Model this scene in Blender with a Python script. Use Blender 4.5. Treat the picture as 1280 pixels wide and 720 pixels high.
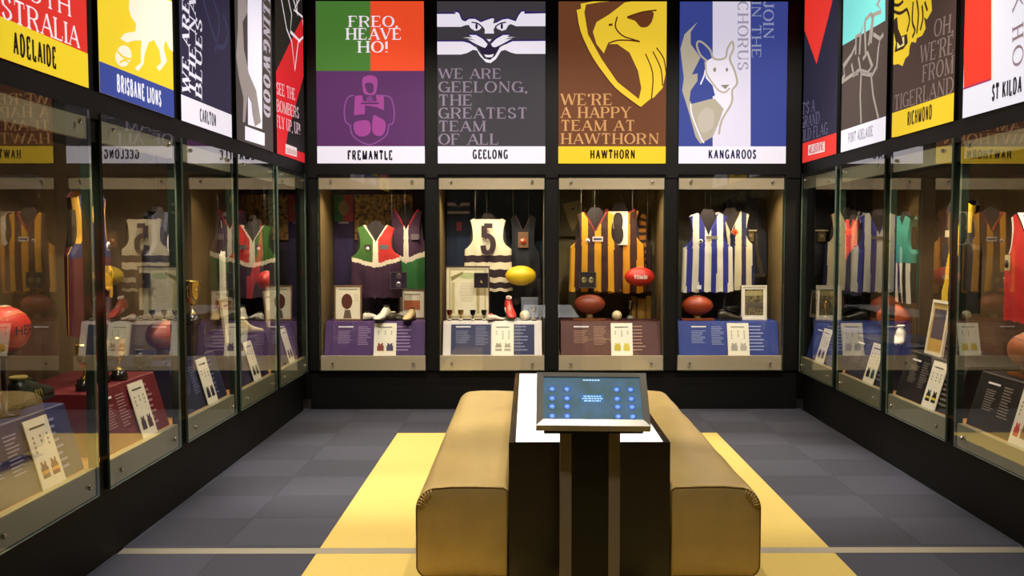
import bpy, bmesh, math, random
from mathutils import Matrix, Vector, noise
from mathutils.geometry import tessellate_polygon
random.seed(7)
C = bpy.context.scene.collection
for o in list(bpy.data.objects): bpy.data.objects.remove(o)
S = bpy.context.scene
# ---------------------------------------------------------------- camera, world, light, exposure
F, PX, PY, PITCH, YAW, EYE = 1228.46, 665.6, 372.3, .0586, .005, 1.6
cam = bpy.data.cameras.new('camera'); co = bpy.data.objects.new('camera', cam); C.objects.link(co)
cam.sensor_width = 36; cam.lens = F/1280*36
cam.shift_x = (640-PX)/1280; cam.shift_y = (PY-360)/1280
co.location = (0,0,EYE); co.rotation_euler = (math.pi/2-PITCH, 0, -YAW)
S.camera = co
w = bpy.data.worlds.new('world'); S.world = w; w.use_nodes = True
w.node_tree.nodes['Background'].inputs[0].default_value = (.55,.5,.45,1)
w.node_tree.nodes['Background'].inputs[1].default_value = .05
S.view_settings.view_transform = 'Standard'; S.view_settings.look = 'None'
S.view_settings.exposure = 0; S.view_settings.gamma = 1; S.view_settings.use_curve_mapping = False
WARM = (1,.80,.52)
def lamp(kind, loc, power, col=WARM, rot=(0,0,0), **k):
    l = bpy.data.lights.new(kind.lower()+'_light', kind); l.energy = power; l.color = col
    for a, b in k.items(): setattr(l, a, b)
    o = bpy.data.objects.new(kind.lower()+'_light', l); C.objects.link(o); o.location = loc; o.rotation_euler = rot
    return o
CEIL = 4.25
# ceiling spots over the aisles and the bench island
for x, y, p, a in [(-1.5,5.7,55,62),(-1.35,7.9,60,62),(2.05,5.7,55,62),(1.95,7.9,60,62),(-.75,6.9,260,44),(1.35,6.6,200,44),
                   (-.75,5.2,230,44),(1.3,5.0,90,44),(.3,7.9,130,60),(.3,3.2,110,70)]:
    lamp('SPOT', (x,y,CEIL-.1), p*3.0, (1,.93,.80), spot_size=math.radians(a), spot_blend=.6, shadow_soft_size=.06)
for x in (-1.4,-.2,1.0,2.2):      # wall washers aimed at the back wall
    lamp('SPOT', (x,6.4,CEIL-.1), 260, (1,.91,.76), rot=(math.radians(50),0,0), spot_size=math.radians(56), spot_blend=.7, shadow_soft_size=.06)
for y in (5.2,7.4):               # and at the two side walls
    lamp('SPOT', (.3,y,CEIL-.1), 200, (1,.91,.76), rot=(0,math.radians(42),0), spot_size=math.radians(64), spot_blend=.7, shadow_soft_size=.06)
    lamp('SPOT', (.3,y,CEIL-.1), 200, (1,.91,.76), rot=(0,-math.radians(42),0), spot_size=math.radians(64), spot_blend=.7, shadow_soft_size=.06)
# ---------------------------------------------------------------- room figures (metres)
XL, XR, YB = -2.05, 2.537, 9.167
W, G = 1.1161, .1207
ZB, ZT, ZN, ZTOP = .377, 2.208, 2.310, 3.87
YL, YR, UB = 9.122, 9.129, -1.947
DEP = .66; DECK = .515; PT = .83
def frame(O, u, v):
    u = Vector(u); v = Vector(v); z = Vector((0,0,1)); M = Matrix.Identity(4)
    for i in range(3): M[i][0], M[i][1], M[i][2], M[i][3] = u[i], v[i], z[i], O[i]
    return M
def bay(side, i):
    if side == 'L': return frame((XL, YL-(5-i)*W-(W-G), 0), (0,1,0), (-1,0,0))
    if side == 'R': return frame((XR, YR-(i-1)*W, 0), (0,-1,0), (1,0,0))
    return frame((UB+(i-1)*W, YB, 0), (1,0,0), (0,1,0))
CAM = Vector((0,0,EYE))
def ray(x, y):
    X, Y, Z = (x-PX)/F, 1, -(y-PY)/F
    c, s = math.cos(PITCH), math.sin(PITCH); Y2 = Y*c+Z*s; Z2 = -Y*s+Z*c
    c, s = math.cos(YAW), math.sin(YAW); return Vector((X*c+Y2*s, -X*s+Y2*c, Z2))
def loc(M, x, y, v=0):
    I = M.inverted(); o = I@CAM; d = I.to_3x3()@ray(x, y); t = (v-o.y)/d.y; p = o+d*t
    return (p.x, p.z)
def at(x, y, Y):
    d = ray(x, y); return CAM+d*(Y/d.y)
# ---------------------------------------------------------------- materials
def lin(h):
    h = h.lstrip('#'); r = []
    for i in (0,2,4):
        c = int(h[i:i+2],16)/255; r.append(c/12.92 if c <= .04045 else ((c+.055)/1.055)**2.4)
    return tuple(r)+(1,)
MATS = {}
def mat(name, col, rough=.6, metal=0, bump=0, scale=60, vary=0, emit=0, coat=0, aniso=None, spec=.5, tint2=None, det=4):
    if name in MATS: return MATS[name]
    m = bpy.data.materials.new(name); MATS[name] = m; m.use_nodes = True; nt = m.node_tree; b = nt.nodes['Principled BSDF']
    c = lin(col) if isinstance(col, str) else col
    b.inputs['Base Color'].default_value = c; b.inputs['Roughness'].default_value = rough; b.inputs['Metallic'].default_value = metal
    b.inputs['Specular IOR Level'].default_value = spec
    if coat: b.inputs['Coat Weight'].default_value = coat; b.inputs['Coat Roughness'].default_value = .1
    if emit: b.inputs['Emission Color'].default_value = c; b.inputs['Emission Strength'].default_value = emit
    if bump or vary:
        tc = nt.nodes.new('ShaderNodeTexCoord'); n = nt.nodes.new('ShaderNodeTexNoise'); n.inputs['Scale'].default_value = scale
        n.inputs['Detail'].default_value = det
        mp = nt.nodes.new('ShaderNodeMapping'); nt.links.new(tc.outputs['Object'], mp.inputs[0]); nt.links.new(mp.outputs[0], n.inputs['Vector'])
        if aniso: mp.inputs['Scale'].default_value = aniso
        if vary:
            mx = nt.nodes.new('ShaderNodeMix'); mx.data_type = 'RGBA'
            d = lin(tint2) if tint2 else tuple(x*(1-vary) for x in c[:3])+(1,)
            mx.inputs['A'].default_value = d; mx.inputs['B'].default_value = c
            rp = nt.nodes.new('ShaderNodeMapRange'); rp.inputs[1].default_value = .35; rp.inputs[2].default_value = .65
            nt.links.new(n.outputs[0], rp.inputs[0]); nt.links.new(rp.outputs[0], mx.inputs['Factor'])
            nt.links.new(mx.outputs['Result'], b.inputs['Base Color'])
            if emit: nt.links.new(mx.outputs['Result'], b.inputs['Emission Color'])
        if bump:
            bp = nt.nodes.new('ShaderNodeBump'); bp.inputs['Strength'].default_value = bump; bp.inputs['Distance'].default_value = .01
            nt.links.new(n.outputs[0], bp.inputs['Height']); nt.links.new(bp.outputs[0], b.inputs['Normal'])
    return m
def lit(h, k=.82): return mat('backlit_print_'+h.lstrip('#'), tuple(x*.5 for x in lin(h)[:3])+(1,), .35) if False else _lit(h, k)
def _lit(h, k):
    n = 'backlit_print_'+h.lstrip('#')
    if n in MATS: return MATS[n]
    m = mat(n, h, .6, spec=.15); b = m.node_tree.nodes['Principled BSDF']; c = lin(h)
    b.inputs['Base Color'].default_value = tuple(x*.35 for x in c[:3])+(1,)
    b.inputs['Emission Color'].default_value = c; b.inputs['Emission Strength'].default_value = k
    return m
def glass_mat():
    m = bpy.data.materials.new('clear_glass'); m.use_nodes = True; nt = m.node_tree; N = nt.nodes; Lk = nt.links; N.clear()
    out = N.new('ShaderNodeOutputMaterial'); mix = N.new('ShaderNodeMixShader'); tr = N.new('ShaderNodeBsdfTransparent'); gl = N.new('ShaderNodeBsdfGlossy')
    tr.inputs[0].default_value = (.965,.985,.975,1); gl.inputs['Roughness'].default_value = 0; gl.inputs[0].default_value = (1,1,1,1)
    g = N.new('ShaderNodeNewGeometry'); d = N.new('ShaderNodeVectorMath'); d.operation = 'DOT_PRODUCT'
    Lk.new(g.outputs['Incoming'], d.inputs[0]); Lk.new(g.outputs['Normal'], d.inputs[1])
    prev = d.outputs['Value']
    def mth(op, a, b=None):
        n = N.new('ShaderNodeMath'); n.operation = op; n.use_clamp = False
        for i, x in enumerate((a, b)):
            if x is None: continue
            if isinstance(x, (int,float)): n.inputs[i].default_value = x
            else: Lk.new(x, n.inputs[i])
        return n.outputs[0]
    a = mth('ABSOLUTE', prev); a = mth('SUBTRACT', 1, a); a = mth('POWER', a, 5); a = mth('MULTIPLY', a, .96); a = mth('ADD', a, .042)
    q = mth('ADD', a, 1); a = mth('DIVIDE', mth('MULTIPLY', a, 2), q)      # both faces of a thin sheet together
    Lk.new(a, mix.inputs[0]); Lk.new(tr.outputs[0], mix.inputs[1]); Lk.new(gl.outputs[0], mix.inputs[2]); Lk.new(mix.outputs[0], out.inputs[0])
    return m
GLASS = glass_mat()
CLEAR = bpy.data.materials.new('clear_glass_rear'); CLEAR.use_nodes = True; _n = CLEAR.node_tree.nodes; _n.clear()
_t = _n.new('ShaderNodeBsdfTransparent'); _o = _n.new('ShaderNodeOutputMaterial'); CLEAR.node_tree.links.new(_t.outputs[0], _o.inputs[0])
GEDGE = mat('glass_edge', '#6f8276', .15, vary=.3, scale=6)
BLACK = mat('black_wall_paint', '#070606', .6, bump=.05, scale=90, spec=.25)
BLACK2 = mat('black_frame_laminate', '#0b0a0b', .35)
METAL = mat('brushed_grey_strip', '#bcab92', .45, metal=.1, bump=.03, scale=20, aniso=(1,1,40))
METALS = mat('grey_green_strip', '#8b8a72', .45, metal=.1, bump=.03, scale=20, aniso=(1,1,40))
WIRE = mat('dark_wire','#4a4640',.5,metal=.6)
STEEL = mat('polished_steel', '#c9c6be', .18, metal=1)
WOOD = mat('pale_wood_deck', '#c08a48', .45, vary=.25, scale=8, aniso=(1,12,12))
OLIVE = mat('olive_case_lining', '#6e5a34', .75, vary=.15, scale=4)
BROWNL = mat('brown_case_lining', '#5b4526', .75, vary=.15, scale=4)
DARKF = mat('dark_fabric', '#17141c', .9, bump=.2, scale=200)
WHITE = mat('white_card', '#efe9da', .6)
# ---------------------------------------------------------------- mesh helpers
def tagx(o, label=None, cat=None, group=None, kind=None):
    if label: o['label'] = label
    if cat: o['category'] = cat
    if group: o['group'] = group
    if kind: o['kind'] = kind
    return o
def obj(name, bm, mats, parent=None, M=None, smooth=False):
    me = bpy.data.meshes.new(name)
    if isinstance(bm, bmesh.types.BMesh):
        if smooth:
            for f in bm.faces: f.smooth = True
        bm.to_mesh(me); bm.free()
    else: me.from_pydata(*bm)
    for m in (mats if isinstance(mats, (list,tuple)) else [mats]): me.materials.append(m)
    o = bpy.data.objects.new(name, me); C.objects.link(o)
    if parent: o.parent = parent
    if M is not None: o.matrix_world = M if not parent else o.matrix_world; 
    if M is not None and parent: o.matrix_local = M
    if smooth and parent is None: pass
    return o
def empty(name, M, label=None, cat=None, group=None):
    o = bpy.data.objects.new(name, None); C.objects.link(o); o.matrix_world = M; o.empty_display_size = .05
    return tagx(o, label, cat, group)
T = Matrix.Translation
def box(bm, x0, y0, z0, x1, y1, z1, mi=0, bev=0):
    b = bm if not bev else bmesh.new()
    vs = [b.verts.new((x,y,z)) for z in (z0,z1) for y in (y0,y1) for x in (x0,x1)]
    for q in ((0,2,3,1),(4,5,7,6),(0,1,5,4),(2,6,7,3),(0,4,6,2),(1,3,7,5)):
        f = b.faces.new([vs[i] for i in q]); f.material_index = mi
    if bev:
        bmesh.ops.bevel(b, geom=b.edges[:], offset=bev, segments=2, affect='EDGES', profile=.6)
        me = bpy.data.meshes.new('tmp'); b.to_mesh(me); b.free(); n0 = len(bm.faces); bm.from_mesh(me); bpy.data.meshes.remove(me)
        bm.faces.ensure_lookup_table()
        for f in bm.faces[n0:]: f.material_index = mi
    return bm
def bx(*a, **k): return box(bmesh.new(), *a, **k)
def lathe(bm, prof, seg=24, M=None, mi=0, cap=True):
    M = M or Matrix.Identity(4); rings = []
    for r, z in prof:
        if r < 1e-5: rings.append([bm.verts.new(M@Vector((0,0,z)))])
        else: rings.append([bm.verts.new(M@Vector((r*math.cos(2*math.pi*i/seg), r*math.sin(2*math.pi*i/seg), z))) for i in range(seg)])
    for a, b in zip(rings, rings[1:]):
        for i in range(seg):
            j = (i+1)%seg
            if len(a) == 1 and len(b) == 1: continue
            q = [a[0], b[j], b[i]] if len(a) == 1 else ([a[i], a[j], b[0]] if len(b) == 1 else [a[i], a[j], b[j], b[i]])
            f = bm.faces.new(q); f.material_index = mi; f.smooth = True
    return bm
def tube(bm, pts, r, seg=6, mi=0, closed=False):
    pts = [Vector(p) for p in pts]; n = len(pts); rings = []
    for i, p in enumerate(pts):
        a = pts[(i-1)%n] if (closed or i) else p; b = pts[(i+1)%n] if (closed or i < n-1) else p
        d = (b-a).normalized(); u = d.orthogonal().normalized() if not rings else (lastu-d*lastu.dot(d)).normalized(); lastu = u; v = d.cross(u)
        rr = r[i] if isinstance(r, (list,tuple)) else r
        rings.append([bm.verts.new(p+(u*math.cos(2*math.pi*k/seg)+v*math.sin(2*math.pi*k/seg))*rr) for k in range(seg)])
    for i in range(n if closed else n-1):
        a, b = rings[i], rings[(i+1)%n]
        for k in range(seg):
            f = bm.faces.new([a[k], a[(k+1)%seg], b[(k+1)%seg], b[k]]); f.smooth = True; f.material_index = mi
    if not closed:
        bm.faces.new(rings[0][::-1]); bm.faces.new(rings[-1])
    return bm
def catmull(pts, n=5, closed=True):
    P = [Vector(p) for p in pts]; m = len(P); out = []
    for i in range(m if closed else m-1):
        g = (lambda k: P[k%m]) if closed else (lambda k: P[min(max(k,0),m-1)])
        a, b, c, d = g(i-1), g(i), g(i+1), g(i+2)
        for k in range(n):
            t = k/n
            out.append(.5*((2*b)+(c-a)*t+(2*a-5*b+4*c-d)*t*t+(3*b-a-3*c+d)*t**3))
    if not closed: out.append(P[-1])
    return out
def clip(poly, rect):
    x0, z0, x1, z1 = rect
    for ax, lim, sg in ((0,x0,1),(0,x1,-1),(1,z0,1),(1,z1,-1)):
        out = []
        for i in range(len(poly)):
            a, b = poly[i-1], poly[i]; ina = (a[ax]-lim)*sg >= 0; inb = (b[ax]-lim)*sg >= 0
            if ina != inb:
                t = (lim-a[ax])/(b[ax]-a[ax]); out.append((a[0]+(b[0]-a[0])*t, a[1]+(b[1]-a[1])*t))
            if inb: out.append((b[0], b[1]))
        poly = out
        if len(poly) < 3: return []
    return poly
def flat(bm, poly, y, mi=0):
    poly = [tuple(p[:2]) for p in poly]
    if len(poly) < 3: return
    vs = [bm.verts.new((p[0], y, p[1])) for p in poly]
    for t in tessellate_polygon([[Vector((p[0], p[1], 0)) for p in poly]]):
        try:
            f = bm.faces.new([vs[i] for i in t]); f.material_index = mi
            f.normal_update()
            if f.normal.y > 0: f.normal_flip()
        except ValueError: pass
def pen_stroke(pts, hw, hh, closed=False):
    """quads of a stroke drawn with an elliptical pen hw wide, hh high (half sizes)"""
    n = len(pts); L = []; R = []
    for i in range(n):
        a = pts[i-1] if (closed or i) else pts[i]; b = pts[(i+1)%n] if (closed or i < n-1) else pts[i]; p = pts[i]
        d = Vector((b[0]-a[0], b[1]-a[1]))
        if d.length < 1e-9: d = Vector((1,0))
        d.normalize(); nx, ny = -d.y, d.x; wd = math.sqrt((nx*hw)**2+(ny*hh)**2)
        if (closed or 0 < i < n-1):
            e = Vector((p[0]-a[0], p[1]-a[1])); 
            if e.length > 1e-9: e.normalize(); k = abs(e.dot(d)); wd /= max(k, .6)
        L.append((p[0]+nx*wd, p[1]+ny*wd)); R.append((p[0]-nx*wd, p[1]-ny*wd))
    return [[L[i], L[(i+1)%n], R[(i+1)%n], R[i]] for i in range(n if closed else n-1)]
# ---------------------------------------------------------------- lettering, drawn stroke by stroke
def arc(cx, cy, rx, ry, a0, a1, n=14):
    return [(cx+rx*math.cos(math.radians(a0+(a1-a0)*i/n)), cy+ry*math.sin(math.radians(a0+(a1-a0)*i/n))) for i in range(n+1)]
def smo(p): return [tuple(v[:2]) for v in catmull([(a,b,0) for a,b in p], 5, False)]
st = lambda x, a=0, b=1: ('s', [(x,a),(x,b)])
GL = {
'A': (.68, [('t', [(0,0),(.5,1)]), ('l', [(.5,1),(1,0)]), ('t', [(.2,.34),(.8,.34)]), ('f', 0,0), ('f', 1,0)]),
'B': (.62, [st(.08), ('l', [(.08,1),(.5,1)]+arc(.5,.76,.38,.24,90,-90)+[(.08,.52)]), ('l', [(.08,.52),(.55,.52)]+arc(.55,.26,.45,.26,90,-90)+[(.08,0)])]),
'C': (.64, [('l', arc(.52,.5,.52,.5,42,318,22))]),
'D': (.68, [st(.08), ('l', [(.08,1),(.4,1)]+arc(.4,.5,.6,.5,90,-90)+[(.08,0)])]),
'E': (.58, [st(.08), ('t', [(.08,1),(.92,1),(.95,.8)]), ('t', [(.08,.52),(.7,.52)]), ('t', [(.08,0),(.96,0),(1,.22)])]),
'F': (.55, [st(.08), ('t', [(.08,1),(.95,1),(1,.78)]), ('t', [(.08,.52),(.72,.52)])]),
'G': (.68, [('l', arc(.5,.5,.5,.5,42,330,22)), ('s', [(.92,.02),(.92,.42)]), ('t', [(.6,.43),(1.05,.43)])]),
'H': (.72, [st(.1), st(.9), ('t', [(.1,.5),(.9,.5)])]),
'I': (.22, [st(.5)]),
'J': (.42, [('s', [(.75,1),(.75,.25)]), ('l', arc(.38,.25,.37,.25,0,-170))]),
'K': (.68, [st(.08), ('t', [(.1,.38),(.9,1)]), ('l', [(.35,.57),(.98,0)]), ('f', .95,0)]),
'L': (.55, [st(.08), ('t', [(.08,0),(.96,0),(1,.24)])]),
'M': (.84, [('t', [(.08,0),(.08,1)]), ('l', [(.08,1),(.5,0)]), ('t', [(.5,0),(.92,1)]), st(.92), ('f', .08,0)]),
'N': (.72, [('t', [(.1,0),(.1,1)]), ('l', [(.1,1),(.9,0)]), ('t', [(.9,0),(.9,1)]), ('f', .1,0), ('f', .9,1)]),
'O': (.70, [('o', arc(.5,.5,.5,.5,0,360,26)[:-1])]),
'P': (.60, [st(.08), ('l', [(.08,1),(.5,1)]+arc(.5,.73,.48,.27,90,-90)+[(.08,.46)])]),
'R': (.68, [st(.08), ('l', [(.08,1),(.45,1)]+arc(.45,.74,.42,.26,90,-90)+[(.08,.48)]), ('l', [(.5,.48),(.78,.2),(.85,0),(1,0)])]),
'S': (.54, [('l', smo([(.93,.78),(.72,.97),(.42,.99),(.1,.82),(.14,.62),(.5,.5),(.88,.36),(.94,.16),(.6,.0),(.26,.03),(.05,.24)]))]),
'T': (.62, [st(.5), ('t', [(.02,.78),(.04,1),(.96,1),(.98,.78)])]),
'U': (.68, [('s2', [(.1,1),(.1,.3)]), ('l', [(.1,.3)]+arc(.5,.3,.4,.3,180,360)), ('t', [(.9,.3),(.9,1)]), ('f', .9,1)]),
'V': (.68, [('l', [(0,1),(.5,0)]), ('t', [(.5,0),(1,1)]), ('f', 0,1), ('f', 1,1)]),
'W': (.98, [('l', [(0,1),(.27,0)]), ('t', [(.27,0),(.5,1)]), ('l', [(.5,1),(.77,0)]), ('t', [(.77,0),(1,1)]), ('f', 0,1), ('f', 1,1)]),
'Y': (.66, [('l', [(0,1),(.5,.45)]), ('t', [(.5,.45),(1,1)]), ('s1', [(.5,.45),(.5,0)]), ('f', 0,1), ('f', 1,1)]),
'5': (.58, [('t', [(.9,1),(.2,1)]), ('l', [(.2,1),(.2,.56)]), ('l', smo([(.2,.56),(.5,.63),(.86,.5),(.95,.3),(.82,.08),(.5,0),(.2,.07),(.1,.27)]))]),
'8': (.58, [('o', arc(.5,.75,.36,.25,0,360,18)[:-1]), ('o', arc(.5,.26,.46,.26,0,360,18)[:-1])]),
'2': (.58, [('l', smo([(.08,.75),(.3,.98),(.65,.98),(.9,.75),(.7,.45),(.1,0)])), ('t', [(.1,0),(.95,0)])]),
',': (.16, [('l', [(.5,.08),(.5,.02),(.3,-.14)])]), '.': (.16, [('l', [(.5,0),(.5,.08)])]),
"'": (.16, [('l', [(.5,1),(.5,.9),(.3,.76)])]), '!': (.2, [('l', [(.5,1),(.5,.3)]), ('l', [(.5,.08),(.5,0)])]), ' ': (.3, []),
}
def text_quads(s, width, T=.19, t=.06, serif=True, gap=.09, only=None):
    """polygons of a word, cap height 1, total width = width (in cap heights)"""
    sumw = sum(GL[c][0] for c in s); gp = gap*(len(s)-1); k = (width-gp)/sumw
    if k < .3: gp *= .5; k = (width-gp)/sumw
    g = gp/max(len(s)-1,1); x = 0; Q = []
    if k < .75 and serif: T *= max(k,.6)/.8
    for ci, c in enumerate(s):
        gw = GL[c][0]*k
        n0 = len(Q); mx = lambda p: (x+T/2+p[0]*(gw-T), t/2+p[1]*(1-t))
        for e in GL[c][1]:
            kd = e[0]
            if kd == 'f':
                if serif:
                    px, py = mx(e[1:]); ls = T*.75; Q.append([(px-ls,py-t*.5),(px+ls,py-t*.5),(px+ls,py+t*.5),(px-ls,py+t*.5)])
                continue
            P = [mx(p) for p in e[1]]
            if kd == 't' : hw = hh = t/2 if serif else T*.42
            elif kd == 'o' or kd == 'l' or kd[0] == 's': hw, hh = T/2, (t/2 if serif else T*.42)
            if kd == 't' and serif: hw = hh = t*.6
            if kd == 'l' and len(P) == 2 and serif: hh = T*.3
            Q += pen_stroke(P, hw, hh, kd == 'o')
            if serif and kd[0] == 's':
                ends = P if kd == 's' else ([P[0]] if kd == 's2' else [P[1]])
                for q in ends:
                    ls = T*.95; Q.append([(q[0]-ls,q[1]-t/2),(q[0]+ls,q[1]-t/2),(q[0]+ls,q[1]+t/2),(q[0]-ls,q[1]+t/2)])
        x += gw+g
        if only and not (only[0] <= ci < only[1]): del Q[n0:]
    return Q
# text drawn onto a plane of frame M: p0 baseline left, p1 baseline right, p2 top left (pixels of the photograph, unprojected onto the plane)
def text_on(bm, M, s, p0, p1, p2, y, rect=None, serif=True, T=.19, t=.06, mi=0, gap=.09, v=0, px=True, only=None):
    if px: a, b, c = (Vector(loc(M, *p, v)) for p in (p0,p1,p2))
    else: a, b, c = Vector(p0), Vector(p1), Vector(p2)
    e = b-a; h = c-a; H = h.length
    eh = e.normalized()
    h = h-eh*h.dot(eh); H = h.length
    for q in text_quads(s, e.length/H, T, t, serif, gap, only):
        pl = [tuple(a+eh*(p[0]*H)+h*p[1]) for p in q]
        if rect: pl = clip(pl, rect)
        if pl: flat(bm, pl, y, mi)
SANS = dict(serif=False, T=.17, gap=.1)
# ---------------------------------------------------------------- setting
floor = obj('floor', bx(-3.2,-1.6,-.1,3.4,10.2,0), mat('floor_slab', '#141318', .9)); floor['kind'] = 'structure'
TA = mat('blue_grey_carpet', '#3b3b48', .95, bump=.4, scale=400, vary=.25, det=2)
TB = mat('dark_blue_grey_carpet', '#343440', .95, bump=.4, scale=400, vary=.25, det=2)
YC = mat('yellow_carpet', '#cdb262', .9, bump=.5, scale=300, vary=.22, det=6, tint2='#b39a4e')
HH = .006
YX0, YX1, YY1 = -1.077, 1.568, 8.065; SY0, SY1 = 4.925, 5.015
obj('yellow_carpet', bx(YX0,-1.5,0,YX1,SY0,HH), YC, floor); obj('yellow_carpet', bx(YX0,SY1,0,YX1,YY1,HH), YC, floor)
obj('metal_strip', bx(-2.09,SY0,0,2.57,SY1,HH+.001), mat('floor_inlay_metal', '#b5ad9c', .38, metal=.6, bump=.03, scale=30), floor)
tcache = {}
def tiles(x0, x1, y0, y1, gx, gy):
    nx = math.floor((x0-gx)/.5); 
    i = nx
    while gx+i*.5 < x1-1e-4:
        j = math.floor((y0-gy)/.5)
        while gy+j*.5 < y1-1e-4:
            a, b = max(x0, gx+i*.5), min(x1, gx+(i+1)*.5); c, d = max(y0, gy+j*.5), min(y1, gy+(j+1)*.5)
            if b-a > .02 and d-c > .02:
                key = (round(b-a,3), round(d-c,3), (i+j)%2)
                if key in tcache:
                    o = bpy.data.objects.new('carpet_tile', tcache[key]); C.objects.link(o); o.parent = floor
                else:
                    o = obj('carpet_tile', bx(.0008,.0008,0,b-a-.0008,d-c-.0008,HH), TA if (i+j)%2 else TB, floor); tcache[key] = o.data
                o.location = (a,c,0)
            j += 1
        i += 1
tiles(-2.16, YX0, -1.5, SY0, YX0, SY0); tiles(-2.16, YX0, SY1, 9.24, YX0, YY1); tiles(YX1, 2.66, -1.5, SY0, YX1, SY0)
tiles(YX1, 2.66, SY1, 9.24, YX1, YY1); tiles(YX0, YX1, YY1, 9.24, YX0, YY1)
obj('ceiling', bx(-3.2,-1.6,CEIL,3.4,10.2,CEIL+.1), BLACK)['kind'] = 'structure'
obj('wall_front', bx(-3.2,-1.7,0,3.4,-1.6,CEIL), BLACK)['kind'] = 'structure'
TN = [0]
def trim(M, *a, **k):
    TN[0] += 1; o = obj('trim_%d' % TN[0], bx(*a, **k), BLACK, None, M); o['kind'] = 'structure'
def wall(name, M, u0, u1, gaps, e0=0, e1=0, pd=0):
    """black cabinet wall in frame M (bay 1 left edge = 0): outer skin, plinth, header, frame round the banners, posts"""
    o = obj(name, bx(u0-e0, DEP+.02, 0, u1+e1, DEP+.12, CEIL), BLACK, None, M); o['kind'] = 'structure'
    trim(M, u0, .05, 0, u1, DEP+.02, ZB+.02)
    trim(M, u0, .012, ZT-.03, u1, DEP+.02, ZN)
    trim(M, u0, .031, ZN, u1, DEP+.02, CEIL)
    for a, c in gaps:
        if pd or c-a > .2 or a < -.01 or c-a < .03: trim(M, a, .028, ZB, c, pd or .045, ZT)
        else:
            trim(M, a, .028, ZB, c, .05, DECK); trim(M, a, .028, ZT-.14, c, .05, ZT)
ML, MR, MB = bay('L',1), bay('R',1), bay('B',1)
gp = lambda n: [(i*W-G-.0, i*W) for i in range(1,n)]
wall('wall_left', ML, -5.4, 5*W-G+.018, [(-5.4,0)]+gp(5)+[(5*W-G, 5*W-G+.018)], 0, .75)
wall('wall_right', MR, -.018, 10.7, [(-.018,0)]+gp(4)+[(4*W-G, 10.7)], .75, 0)
wall('wall_back', MB, -.094, 4*W-G+.145, [(-.094,0)]+gp(4)+[(4*W-G, 4*W-G+.145)], .7, .7, .12)
# ---------------------------------------------------------------- display cases
CW = W-G
BACKC = {('B',1): ('#2a1730','#1d1024'), ('B',2): ('#111a2a','#0c2230'), ('B',3): ('#5d5130','#4a4226'), ('B',4): ('#4f4a3c','#3a3833')}
WHERE = {'B': ['left end of the back wall','back wall, second from the left','back wall, second from the right','right end of the back wall'],
         'L': ['nearest on the left wall','left wall, second from the front','middle of the left wall','left wall, second from the back corner','far end of the left wall'],
         'R': ['far end of the right wall','right wall, second from the back corner','right wall, second from the front','nearest on the right wall']}
INSIDE = {('B',1): 'green, white and red jersey inside', ('B',2): 'white number five jersey inside', ('B',3): 'brown and gold striped jersey inside', ('B',4): 'blue and white striped jersey inside',
          ('L',1): 'large red ball inside', ('L',2): 'maroon and navy jersey and cups inside', ('L',3): 'navy stand and tall cup inside', ('L',4): 'black and white jersey inside', ('L',5): 'small red ball inside',
          ('R',1): 'navy jersey with red yoke inside', ('R',2): 'teal jersey and white boot inside', ('R',3): 'black jersey with yellow sash inside', ('R',4): 'red jersey inside'}
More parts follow.
